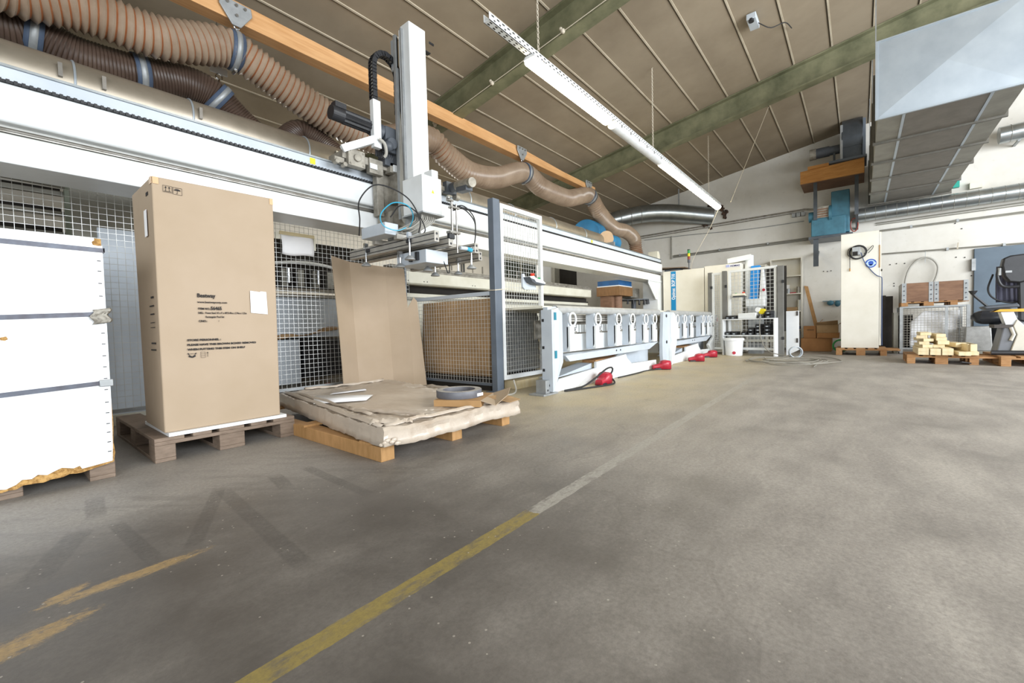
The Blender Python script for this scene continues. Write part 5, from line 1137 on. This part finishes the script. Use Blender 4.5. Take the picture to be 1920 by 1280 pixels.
tag(MB(M['cableblue']).tube(spline([(11.2, -.02, 2.08), (11.22, -.07, 1.9), (11.23, -.17, 1.72), (11.22, -.26, 1.60), (11.22, -.33, 1.56), (11.24, -.345, 1.5), (11.25, -.345, 1.1), (11.25, -.345, .5), (11.3, -.35, .2)], .04), .008, 6).build('supply_cable', None), 'blue-grey cable drooping across the front of the ivory locker', 'cable')
DB = thing('dark_board', 'tall dark laminate board leaning right of the ivory locker', 'board', (12.7, -.45, 0))
for k, (dx, dy) in enumerate(((0, 0), (.03, -.12), (.06, -.02))):
    o = MB(M['board']).box(12.75+dx, 12.77+dx, -.46+dy, -.34+dy, .01, 1.25-.02*k)
    if k == 0: o.build('board_leaf', DB)
    else: tag(o.build('dark_board', None), ('right-hand dark laminate board in the leaning group beside the locker', 'rear dark laminate board standing behind the other two')[k-1], 'board')

# ------------------------------------------------------------------ wire crate with collar box on top
CR = thing('wire_crate', 'grey wire mesh crate filled with white sacks below the timber collar box', 'crate', (12.0, -1.12, 0))
x0, x1, y0, y1 = 11.75, 12.55, -1.60, -.66
for x in (x0, x1):
    for y in (y0, y1): MB(M['galvgrey']).box(x-.025, x+.025, y-.025, y+.025, .02, .96).build('corner_post', CR)
MB(M['galvgrey']).box(x0-.02, x1, y0, y1, .93, .965).build('crate_rim', CR)
MB(M['galvgrey']).box(x0-.02, x1, y0, y1, .10, .13).build('crate_floor', CR)
wires(MB(M['galvgrey']), (x0, y0, 0), (0, 1, 0), y1-y0, .13, .93, .05, .003).build('wire_mesh', CR, smooth=False, mat=M['dirtysteel'])
wires(MB(M['galvgrey']), (x0, y1, 0), (1, 0, 0), x1-x0, .13, .93, .05, .003).build('wire_mesh', CR, smooth=False, mat=M['dirtysteel'])
MB(M['galvgrey']).box(x0-.01, x0+.01, -1.33, -1.29, .13, .93).build('centre_post', CR)
tag(MB(M['whiteboard']).grid(lambda u, v: (11.9+.06*math.sin(u*9+v*3)*math.sin(v*8), -.80-u*.7, .14+v*(.72 if u > .25 else .5+.8*u)), 20, 16).build('white_sack', None, solid=.02, mat=M['paper']), 'white sacking filling the wire mesh crate', 'sack')
tag(MB(M['dark']).box(12.0, 12.4, -.85, -.69, .14, .8).build('dark_case', None), 'dark case standing in the left side of the wire crate', 'case')
tag(MB(M['galvdull']).box(11.85, 12.5, -.62, -.55, 0.0, .85).build('grey_board', None), 'grey board leaning against the left side of the wire crate', 'board')
pallet('pallet', 'orange pallet lying on the wire crate under the timber collar box', (11.75, -.66, .966), -PI/2, M['palletnew'], L=.8, Wd=.95).scale = (1, 1, .62)
CX = thing('collar_box', 'brown plywood collar box with hinged metal corners on the wire crate', 'box', (12.1, -1.12, 1.056))
MB(M['ply']).box(x0, x0+.02, y0, y1, 1.057, 1.43).build('front_board', CX); MB(M['ply']).box(x0+.02, x1, y1-.02, y1, 1.057, 1.43).build('side_board', CX, mat=M['galvdull']); MB(M['ply']).box(x0+.02, x1, y0, y0+.02, 1.057, 1.43).build('side_board', CX); MB(M['ply']).box(x1-.02, x1, y0+.02, y1-.02, 1.057, 1.43).build('rear_board', CX)
for y, wd in ((y1-.005, .07), (-1.06, .065), (-1.135, .065), (y0+.065, .065)):
    h = MB(M['galvgrey']).box(x0-.006, x0-.0005, y-wd, y, 1.04, 1.435).build('metal_hinge', CX)
    r_ = MB(M['steel'])
    for k in range(4): r_.cyl((x0-.012, y-wd/2, 1.10+.09*k), (x0-.006, y-wd/2, 1.10+.09*k), .012, seg=8)
    r_.build('rivet_row', h, mat=M['darkgrey'])

# ------------------------------------------------------------------ sawn timber on pallet
pallet('pallet', 'pallet stacked with fresh sawn timber blocks', (9.42, -.60, 0), -PI/2, M['palletnew'], L=.82, Wd=1.15)
LUM = [  # y, z, length in x, start x, width, height, yaw, label
 (-.79, .146, .9, 9.36, .125, .052, 0, 'lowest timber block at the left end of the front row'), (-.79, .199, .9, 9.36, .125, .052, 0, 'second-layer timber block at the left end of the front row'),
 (-.925, .146, .8, 9.35, .125, .052, 0, 'lowest timber block, second from left in the front row'), (-.925, .199, .8, 9.35, .12, .046, 0, 'second-layer timber block, second from left in the front row'),
 (-1.06, .146, .8, 9.34, .125, .052, 0, 'lowest timber block, third from left in the front row'), (-1.06, .199, .8, 9.35, .125, .052, 0, 'second-layer timber block, third from left in the front row'),
 (-1.215, .146, .8, 9.30, .13, .055, .05, 'low timber block, fourth from left, lying alone'), (-1.345, .150, .8, 9.36, .13, .055, -.05, 'low timber block at the right end of the pallet front'),
 (-.83, .252, .8, 9.50, .12, .05, .05, 'third-layer timber block on the left of the pile'), (-.83, .303, .8, 9.52, .12, .046, -.05, 'fourth-layer timber block on the left of the pile'),
 (-.83, .350, .7, 9.56, .12, .046, .1, 'fifth-layer timber block on the left of the pile'), (-.82, .397, .7, 9.58, .13, .05, -.1, 'sixth-layer timber block on the left of the pile'), (-.84, .448, .6, 9.66, .13, .045, 0, 'topmost timber block of the pile'),
 (-1.02, .252, .8, 9.52, .13, .052, -.1, 'third-layer timber block right of the gap'), (-1.01, .305, .75, 9.50, .13, .06, .05, 'timber block with a dark knot right of the gap'), (-1.01, .366, .75, 9.54, .12, .05, 0, 'fifth-layer timber block right of the gap'), (-1.01, .418, .7, 9.6, .11, .05, 0, 'topmost timber block right of the gap'),
 (-1.16, .252, .7, 9.7, .12, .07, .25, 'slanting timber block behind the right part of the pile'), (-1.27, .206, .9, 9.48, .10, .11, .15, 'thick timber beam lying slantwise on the right'), (-1.345, .206, .7, 9.42, .07, .11, .0, 'upright timber block at the far right of the pile')]
for (y, z, L, xs, wd, h, a, lb) in LUM:
    o = MB(M['lumber']).obox((0, 0, h/2), (L, wd, h), (0, 0, 0)).build('timber_block', None, loc=(0, 0, 0), bevel=.002)
    o.location = (xs+L/2, y, z); o.rotation_euler = (0, 0, a); tag(o, lb, 'timber block', 'sawn timber blocks on the pallet')
tag(MB(M['black']).cyl((9.3, -1.2, .05), (9.5, -1.38, .01), .012, seg=8).build('steel_rod', None), 'dark rod on the floor under the timber pallet', 'rod')
pallet('pallet', 'pallet under the exercise bike at the right edge', (9.30, -1.60, 0), -PI/2, M['palletnew'], L=1.2, Wd=1.2)
tag(MB(M['wrapfilm']).hexa([(11.5, -1.88, .1), (12.1, -1.88, .1), (12.1, -1.52, .1), (11.5, -1.52, .1), (11.52, -1.86, .55), (12.1, -1.86, .55), (12.1, -1.54, .54), (11.52, -1.54, .54)]).build('wrapped_box', None, bevel=.015), 'film-wrapped grey box right of the wire crate', 'box')
tag(MB(M['galvdull']).box(11.4, 12.2, -2.3, -1.5, 0, .1).build('low_base', None), 'dull grey base under the film-wrapped box', 'base')
def bag(label, c, s, seed):
    m = MB(M['bag']); m.sphere((0, 0, 0), 1, 26, 16)
    v2 = []
    for x, y, z in m.v:
        k = 1+.10*math.sin(x*4+seed)*math.sin(y*4+seed*2)+.05*math.sin(z*6+x*5+seed)+.02*math.sin(y*13+x*9)
        v2.append((c[0]+x*s[0]*k, c[1]+y*s[1]*k, c[2]+max(z*s[2]*k, -s[2]*.8)))
    m.v = v2; return tag(m.build('black_bag', None), label, 'bag')
bag('crumpled black plastic bag heaped on the film-wrapped box', (11.85, -1.98, .72), (.3, .34, .17), 1)
bag('drooping black plastic bag between wrapped box and exercise bike', (11.75, -2.1, .42), (.28, .22, .36), 4)

# exercise bike
BI = thing('exercise_bike', 'dark exercise bike with silver flank and yellow seat trim at the right edge', 'exercise bike', (10.1, -2.0, .145))
X_ = 9.75
m = MB(M['bikegrey']); m.prism([(-1.62, .16), (-1.70, .60), (-1.80, .64), (-2.1, .64), (-2.4, .5), (-2.4, .16)], X_, X_+.35, 'x'); m.build('flywheel_housing', BI, bevel=.02)
m = MB(M['bikesilver']); m.prism([(-1.76, .17), (-1.83, .45), (-1.79, .58), (-1.83, .68), (-1.93, .55), (-2.0, .40), (-2.0, .17)], X_-.03, X_, 'x'); m.build('silver_flank', BI, bevel=.01)
MB(M['bikegrey']).cyl((9.6, -1.55, .18), (9.6, -2.5, .19), .035, seg=14).build('front_foot', BI, mat=M['black'])
MB(M['black']).prism([(-1.86, .66), (-1.84, 1.35), (-1.92, 1.4), (-2.0, 1.35), (-2.0, .6)], X_+.02, X_+.12, 'x').build('console_mast', BI, bevel=.02)
m = MB(M['black']); m.prism([(-1.69, 1.33), (-1.665, 1.50), (-1.68, 1.60), (-1.75, 1.635), (-2.1, 1.66), (-2.15, 1.3), (-1.85, 1.22), (-1.74, 1.24)], X_-.06, X_+.10, 'x'); m.build('console', BI, bevel=.02)
MB(M['galvgrey']).box(X_-.064, X_-.06, -1.765, -1.70, 1.38, 1.41).build('console_badge', BI)
m = MB(M['black']); m.tube(spline([(X_, -1.66, 1.48), (X_, -1.63, 1.36), (X_, -1.66, 1.22), (X_, -1.72, 1.17), (X_, -1.86, 1.17)], .03), .022, 10); m.build('handlebar', BI)
MB(M['galvgrey']).cyl((X_-.01, -1.648, 1.35), (X_-.01, -1.655, 1.46), .0235, seg=10).build('hand_sensor', BI)
m = MB(M['rubber']); m.tube(spline([(X_+.1, -1.60, 1.38), (X_+.1, -1.55, 1.15), (X_+.1, -1.62, 1.0), (X_+.1, -1.8, .93), (X_+.1, -1.95, 1.0), (X_+.1, -2.0, 1.15)], .03), .012, 8); m.build('backrest_rim', BI)
MB(paint('bike_backrest_fabric', '4a4a5c', .7)).grid(lambda u, v: (X_+.22+.04*math.sin(v*PI)+.006*math.sin(u*30), -1.66-u*.26, .95+v*.55), 16, 10).build('backrest', BI, solid=.03)
m = MB(M['darkgrey']); m.prism([(-1.52, .84), (-1.48, .88), (-1.55, .90), (-1.85, .92), (-1.88, .86)], X_+.02, X_+.35, 'x'); m.build('seat', BI, bevel=.02)
MB(M['yellow']).prism([(-1.60, .80), (-1.66, .835), (-1.95, .835), (-1.95, .79)], X_+.0, X_+.3, 'x').build('seat_trim', BI, mat=paint('amber_trim', 'd9a326', .45))
MB(M['bikesilver']).prism([(-1.67, .79), (-1.80, .79), (-1.86, .60), (-1.72, .60)], X_-.005, X_+.2, 'x').build('seat_carriage', BI, mat=paint('white_trim', 'd9dde0', .4))
MB(M['black']).tube([(X_+.1, -1.55, .88), (X_+.1, -1.42, 1.04), (X_+.1, -1.39, 1.09)], .017, 8).build('seat_handle', BI)
MB(M['black']).lathe([(.02, 0), (.05, .05), (.052, .06)], (X_+.1, -1.39, 1.08), 14).build('handle_knob', BI)
MB(M['board']).box(X_-.02, X_+.3, -1.86, -1.60, .55, .60).build('pedal_plate', BI)
MB(M['bikesilver']).tube([(X_-.02, -1.77, .56), (X_-.02, -1.80, .45), (X_-.02, -1.77, .36)], .022, 8).build('pedal_crank', BI)

# ------------------------------------------------------------------ ducts, fans and pipes on the far wall
RD = thing('ventilation_duct', 'large rectangular galvanised duct hanging under the roof, its creased end towards the camera', 'duct', (10.3, -.8, 3.37))
ya, yb, za, zb = -.18, -1.47, 3.37, 4.34; xs = [7.5, 8.53, 9.6, 10.7, 11.85, 12.95]
for i in range(5):
    m = MB(M['galvdull']); m.hexa([(xs[i], yb, za), (xs[i+1], yb, za), (xs[i+1], ya, za), (xs[i], ya, za), (xs[i], yb, zb), (xs[i+1], yb, zb), (xs[i+1], ya, zb), (xs[i], ya, zb)])
    if i == 0: m.f = [f for f in m.f if set(f) != {3, 0, 4, 7}]; m.mi = m.mi[:len(m.f)]
    s_ = m.build('duct_section', RD, smooth=False)
    f = MB(M['ductseam']); w_ = .03
    f.box(xs[i+1]-.02, xs[i+1]+.02, yb-w_, ya+w_, za-w_, za).box(xs[i+1]-.02, xs[i+1]+.02, ya, ya+w_, za, zb+w_).box(xs[i+1]-.02, xs[i+1]+.02, yb-w_, yb, za, zb+w_)
    f.build('flange', s_)
    MB(M['ductpanel']).box(xs[i]+.02, xs[i+1]-.02, yb+.28, ya-.28, za-.004, za).build('bottom_panel', s_)
    for y in (ya-.26, yb+.26): MB(M['galvlight']).box(xs[i], xs[i+1], y-.015, y+.015, za-.008, za).build('standing_seam', s_)
m = MB(M['galvlight']); xe = 7.5; mid = V((xe-.03, (ya+yb)/2, (za+zb)/2))
p = [V((xe, ya, za)), V((xe, yb, za)), V((xe, yb, zb)), V((xe, ya, zb))]
m.add([*p, mid], [(0, 4, 1), (1, 4, 2), (2, 4, 3), (3, 4, 0)]); m.build('creased_end_cap', RD, smooth=False)
m = MB(M['galvlight']); m.box(xe-.01, xe+.02, ya, ya+.025, za-.02, zb+.02).box(xe-.01, xe+.02, yb-.025, yb, za-.02, zb+.02).box(xe-.01, xe+.02, yb, ya, za-.02, za).box(xe-.01, xe+.02, yb, ya, zb, zb+.02); m.build('end_flange', RD)
for x in (7.55, 9.6, 11.85):
    for y in (ya+.02, yb-.02): MB(M['galvgrey']).box(x, x+.02, y-.006, y+.006, zb, ceil_z(y)).build('threaded_rod', RD)

SD = thing('spiral_duct', 'long horizontal round duct with evenly spaced ribs along the far wall', 'duct', (13.05, -2, 3.0))
MB(M['galv']).cyl((13.05, .05, 3.17), (13.05, -5.5, 3.22), .155, seg=36).build('duct_pipe', SD)
for k in range(30): MB(M['galvdull']).ring((13.05, -.1-.18*k, 3.171+.0016*k), .156, .004, (0, 1, 0), 36, 5).build('spiral_seam', SD)
MB(M['galvlight']).ring((13.05, -2.52, 3.19), .158, .012, (0, 1, 0), 36, 6).build('duct_clamp', SD)
UD = thing('spiral_duct', 'short piece of round duct at the right edge, above the long ribbed duct', 'duct', (12.6, -2.6, 4.2))
MB(M['galv']).cyl((12.9, -2.15, 4.32), (12.9, -5, 4.40), .16, seg=30).build('duct_pipe', UD)
for k in range(6): MB(M['galvdull']).ring((12.9, -2.3-.2*k, 4.325+.0056*k), .161, .005, (0, 1, 0), 30, 5).build('spiral_seam', UD)
tag(MB(M['galvgrey']).box(12.9, 13.29, -2.44, -2.4, 4.15, 4.18).build('duct_bracket', None), 'small bracket under the upper round duct at the right edge', 'bracket')
# fan on timber shelf
FS2 = thing('fan_shelf', 'orange timber shelf on dark brackets below the belt-driven fan', 'shelf', (12.9, .5, 3.9))
m = MB(M['orangewood']); m.hexa([(12.35, -.08, 3.97), (12.40, -.08, 3.97), (12.40, 1.10, 3.97), (12.35, 1.10, 3.97), (12.35, -.08, 4.30), (12.40, -.08, 4.30), (12.40, 1.10, 4.26), (12.35, 1.10, 4.26)]); m.build('front_board', FS2, bevel=.006)
MB(M['ply']).box(12.40, 13.29, -.08, 1.10, 3.97, 4.02).build('shelf_board', FS2)
for y in (.02, .78): MB(M['darkmetal']).box(12.45, 12.53, y, y+.07, 3.1, 3.97).build('bracket_post', FS2)
for y in (.02, .78): MB(M['darkmetal']).bar((12.49, y+.03, 3.2), (13.28, y+.03, 2.9), .05, .05).build('bracket_arm', FS2)
BF = thing('belt_fan', 'dark grey fan drum with side motor standing on the orange timber shelf', 'fan', (12.8, .3, 4.3))
m = MB(M['darkmetal']); m.cyl((12.75, .32, 4.85), (12.75, -.05, 4.85), .46, seg=40); m.box(12.35, 13.1, -.03, .30, 4.34, 4.6); m.build('fan_drum', BF, bevel=.006)
MB(M['galvgrey']).box(12.3, 12.36, .30, .345, 4.34, 5.10).build('side_bar', BF, mat=M['galvgrey']); MB(M['galvgrey']).box(12.3, 12.36, -.1, -.05, 4.34, 5.14).build('side_bar', BF, mat=M['postgrey'])
MB(M['postgrey']).box(12.28, 13.1, -.12, .55, 4.30, 4.345).build('fan_rail', BF)
MB(M['orangewood']).box(12.3, 12.5, .55, .95, 4.262, 4.33).build('timber_block', BF)
m = MB(M['dirtysteel']); m.cyl((12.55, .36, 4.66), (12.55, .55, 4.66), .10, seg=20); m.cyl((12.55, .55, 4.66), (12.55, .86, 4.66), .115, seg=20); m.build('drive_motor', BF, mat=M['darkgrey'])
MB(M['dirtysteel']).cyl((12.55, .80, 4.66), (12.55, .93, 4.66), .125, seg=20).build('motor_cowl', BF); MB(M['darkmetal']).box(12.5, 12.56, .44, .48, 4.30, 4.6).build('motor_foot', BF)
XF = thing('scroll_fan', 'dusty blue scroll fan on the far wall below the orange timber shelf', 'fan', (12.9, .5, 2.7))
m = MB(M['bluedirty']); m.box(12.55, 13.0, .18, .52, 2.75, 3.72); m.box(12.5, 13.0, .25, .90, 2.72, 3.14); m.build('scroll_housing', XF, bevel=.015)
m = MB(M['bluedirty']); m.cyl((12.6, .85, 3.2), (12.6, .95, 3.2), .12, seg=20); m.cyl((12.62, .50, 3.22), (12.62, .56, 3.22), .2, seg=24); m.build('bearing_housing', XF)
m = MB(M['dark'])
for k in range(4): m.box(12.49, 12.5, .58, .80, 3.16+k*.055, 3.185+k*.055)
m.build('guard_slot', XF, mat=M['ply']); MB(M['dirtysteel']).box(12.5, 12.8, .56, .84, 3.14, 3.40).build('motor_guard', XF)
MB(M['darkmetal']).box(12.5, 13.29, .12, .95, 2.66, 2.72).build('base_frame', XF); MB(M['darkmetal']).box(12.55, 12.62, .76, .86, 2.02, 2.66).build('base_leg', XF); MB(M['darkmetal']).bar((12.58, .81, 2.1), (13.28, .81, 2.45), .05, .05).build('base_brace', XF)
tag(MB(M['redcable']).ring((12.95, .10, 2.95), .07, .012, (1, .2, 0), 20, 6, sq=2.2).build('red_cable_bundle', None), 'dark red cable bundle hanging beside the blue scroll fan', 'cable')
# pipes and conduits on the wall
def wpipe(name, label, pts, r, mt=M['galvdull'], clips=()):
    t = thing(name, label, 'pipe', pts[0]); MB(mt).tube([V(p) for p in pts], r, 8).build('pipe_run', t)
    for y, z in clips: MB(M['galvgrey']).box(13.22, 13.3, y-.02, y+.02, z-.03, z+.03).build('pipe_clip', t)
    return t
wpipe('wall_conduit', 'long grey double conduit low on the far wall, ending at the blue fan', [(13.26, 4.4, 2.79), (13.26, .95, 2.82)], .02, clips=((4.2, 2.79), (3.1, 2.8), (1.9, 2.81)))
wpipe('wall_conduit', 'thin conduit just below the double conduit on the far wall', [(13.26, 4.4, 2.745), (13.26, .95, 2.775)], .012)
wpipe('wall_conduit', 'upper conduit running under the fat exhaust duct along the far wall', [(13.26, 5.6, 3.53), (13.26, 2.6, 3.55), (13.26, 1.1, 3.56), (13.2, .85, 3.50)], .02, M['dirtysteel'])
wpipe('wall_conduit', 'second of the upper conduits under the fat exhaust duct', [(13.27, 5.6, 3.47), (13.27, 2.6, 3.49), (13.27, 1.1, 3.51)], .013, M['dirtysteel'])
wpipe('wall_conduit', 'thin cable line sagging between the two conduit runs', spline([(13.27, 5.3, 3.40), (13.27, 4.0, 3.36), (13.27, 2.4, 3.27), (13.27, .95, 3.27)], .3), .009, M['galvgrey'])
wpipe('wall_pipe', 'thin horizontal pipe ending above the blue door', [(13.24, -.40, 2.24), (13.24, -3.5, 2.16)], .014, clips=((-1.48, 2.21), (-2.3, 2.19)))
wpipe('wall_pipe', 'pipe running right of the ivory locker below the ribbed round duct', [(13.24, -.36, 2.78), (13.24, -4, 2.82)], .02, clips=((-.9, 2.79), (-1.63, 2.8)))
wpipe('wall_pipe', 'slim pair of lines close under the ribbed round duct', [(13.27, -.3, 2.97), (13.27, -4, 3.02)], .015)
wpipe('wall_pipe', 'lowest of the pair of lines under the ribbed round duct', [(13.27, -.3, 2.93), (13.27, -4, 2.97)], .01)
wpipe('wall_conduit', 'vertical conduit dropping to the end of the double conduit', [(13.26, 4.45, 3.4), (13.26, 4.45, 2.7)], .018)
for k, y in enumerate((1.32, 1.22, 1.12)): tag(MB(M['galvgrey']).box(13.2, 13.3, y-.04, y+.04, 3.40, 3.49).build('junction_box', None), ('left', 'middle', 'right')[k]+' small grey junction box beside the blue scroll fan', 'junction box', 'junction boxes on the far wall')
tag(MB(M['cablegrey']).tube(spline([(13.2, -.82, 1.0), (13.2, -.80, 1.5), (13.2, -.88, 1.86), (13.2, -1.05, 2.05), (13.2, -1.22, 2.03), (13.2, -1.33, 1.85), (13.2, -1.30, 1.6), (13.2, -1.22, 1.42)], .05), .02, 8).build('wall_hose', None), 'grey hose hung in an arch on the far wall above the collar box', 'hose')
tag(MB(M['galvgrey']).bar((13.2, -1.13, 2.2), (13.2, -1.13, 1.95), .01, .01).build('hose_hook', None), 'thin hook holding the arched grey hose on the far wall', 'hook')
tag(MB(M['tealmark']).box(13.2, 13.29, -1.65, -1.55, 3.50, 3.72).build('emergency_sign', None, mat=paint('teal_sign', '1fa08e', .5)), 'small teal sign on the far wall above the ribbed duct', 'sign')
tag(MB(M['cream']).box(13.2, 13.29, -1.98, -1.80, 3.42, 3.55).build('wall_box', None), 'small cream box behind the ribbed duct, right of the teal sign', 'box')
tag(MB(M['twine']).bar((13.15, -1.62, 2.18), (13.22, -1.64, 2.32), .02, .02).build('wall_peg', None), 'small peg on the pipe left of the blue door', 'peg')
struct('baseboard_far', MB(paint('dark_wall_base', '8f887d', .9)).box(13.285, 13.3, -9, 8, 0, .05))
# screw holes left in the plaster
m = MB(M['dark']); random.seed(9)
for y, z in ((-.55, 1.98), (-.66, 1.99), (-.8, 1.98), (-.62, 1.54), (-.62, 1.48), (-1.55, 1.46), (-1.85, 1.6), (-1.75, 2.0), (-1.62, 2.02), (-1.7, 2.62), (-1.6, 2.75), (.7, 1.95), (.62, 1.94), (.55, 1.95)): m.cyl((13.288, y, z), (13.299, y, z), .012, seg=8)
tag(m.build('screw_holes', None), 'dark screw holes left in the far wall plaster', 'screw holes', kind='stuff')

# ------------------------------------------------------------------ light strip
LY, LZ = 2.62, 3.50
k_ = LY/2.2
TRK = thing('light_trunking', 'long perforated white trunking hung on chains, carrying four strip lamps', 'trunking', (7, LY, LZ))
m = MB(M['white']); x0, x1 = 2.96, 11.25
m.box(x0, x1, LY-.035, LY-.030, LZ+.02, LZ+.09).box(x0, x1, LY+.030, LY+.035, LZ+.02, LZ+.09).box(x0, x1, LY-.035, LY+.035, LZ+.02, LZ+.025); x = x0+.03
while x < x1:
    m.box(x, x+.035, LY-.0362, LY-.034, LZ+.065, LZ+.078, M['dark']); m.box(x+.03, x+.055, LY-.0362, LY-.034, LZ+.035, LZ+.047, M['dark']); m.box(x, x+.03, LY-.02, LY-.008, LZ+.0188, LZ+.021, M['dark']); m.box(x, x+.03, LY+.008, LY+.02, LZ+.0188, LZ+.021, M['dark']); x += .075
m.build('trunking_channel', TRK, smooth=False)
for i, (a, b, lit) in enumerate(((3.60, 5.36, 1), (5.48, 7.28, 0), (7.36, 9.16, 1), (9.27, 11.1, 1))):
    lb = ('lit strip lamp nearest the camera under the perforated trunking', 'unlit strip lamp, second along the trunking', 'lit strip lamp, third along the trunking', 'lit strip lamp at the far end of the trunking')[i]
    t = thing('strip_lamp', lb, 'lamp', ((a+b)/2, LY, LZ-.09), 'strip lamps under the trunking')
    prof = [(LY+.075*math.cos(PI+PI*k/10), LZ-.015+.068*math.sin(PI+PI*k/10)) for k in range(11)]
    MB(M['tube'] if lit else M['lampoff']).prism(prof, a+.02, b-.02, 'x').build('lamp_cover', t)
    MB(M['lampoff']).prism([(LY-.072, LZ-.014), (LY+.072, LZ-.014), (LY+.05, LZ+.018), (LY-.05, LZ+.018)], a, b, 'x').build('lamp_housing', t)
    for k in range(6): MB(M['steel']).box(a+.15+k*(b-a-.3)/5-.008, a+.15+k*(b-a-.3)/5+.008, LY-.082, LY-.074, LZ-.04, LZ-.005).build('cover_clip', t)
def chain(label, x, y, z0, z1, r=.017):
    m = MB(M['twine']); z = z0; k = 0
    while z < z1:
        m.ring((x, y, z+r), r*.62, .0036, (1, 0, 0) if k % 2 else (0, 1, 0), 10, 4, sq=1.6); z += r*1.75; k += 1
    return tag(m.build('hanging_chain', None), label, 'chain', 'chains holding the trunking')
for x, lb in ((3.77, 'chain holding the near end of the light trunking'), (6.98, 'chain holding the middle of the light trunking'), (10.3, 'chain holding the far end of the light trunking')): chain(lb, x, LY, LZ+.10, ceil_z(LY)-.012)
tag(MB(M['twine']).tube([(11.1, LY, LZ+.02), (11.9, 3.2, 3.0), (11.5, 3.42, 2.64)] if False else spline([(11.15, LY, LZ-.05), (11.35, 2.9, 3.0), (11.5, 3.3, 2.4), (11.52, 3.38, 2.1)], .1), .006, 5).build('hanging_cable', None), 'thin pale cable hanging from the far strip lamp down to the signal lamp', 'cable')
tag(MB(M['twine']).tube([(10.9, 2.3, 3.5), (9.2, 1.3, 4.66)], .005, 5).build('stay_wire', None), 'thin stay wire slanting from the trunking end up to the rafter', 'wire')
EB = thing('ceiling_box', 'small grey device box on the ceiling between the two green rafters', 'device', (7.3, 1.19, ceil_z(1.19)-.12))
MB(M['galvgrey']).box(7.0, 7.3, 1.14, 1.26, ceil_z(1.2)-.10, ceil_z(1.2)-.02).build('box_body', EB, bevel=.006, mat=M['cool']); MB(M['black']).cyl((7.03, 1.2, ceil_z(1.2)-.13), (7.03, 1.2, ceil_z(1.2)-.09), .035, seg=14).build('device_dome', EB)
MB(M['rubber']).tube(spline([(7.2, 1.14, ceil_z(1.2)-.08), (7.3, 1.0, ceil_z(1.2)-.16), (7.5, .85, ceil_z(.9)-.1), (7.9, .8, ceil_z(.8)-.02)], .05), .007, 6).build('device_lead', EB)
# insulators and bolts on the near rafter
for k, y in enumerate((5.35, 4.1, 2.9, 1.9)):
    t = MB(M['twine']); zz = ceil_z(y)-.40; t.sphere((4.72, y, zz), .03, 10, 8).sphere((4.72, y+.03, zz+.04), .022, 8, 6)
    tag(t.build('beam_clip', None), ('clip on the near rafter above the timber rail', 'clip on the near rafter left of the light trunking', 'clip on the near rafter right of the trunking', 'topmost clip on the near rafter')[k], 'clip', 'clips along the near rafter')
tag(MB(M['twine']).tube([(4.715, 5.35, ceil_z(5.35)-.41), (4.715, 4.1, ceil_z(4.1)-.41), (4.715, 2.9, ceil_z(2.9)-.41), (4.715, 1.9, ceil_z(1.9)-.41), (4.715, -2, ceil_z(-2)-.41)], .005, 5).build('rafter_wire', None), 'thin pale wire clipped along the near green rafter', 'wire')
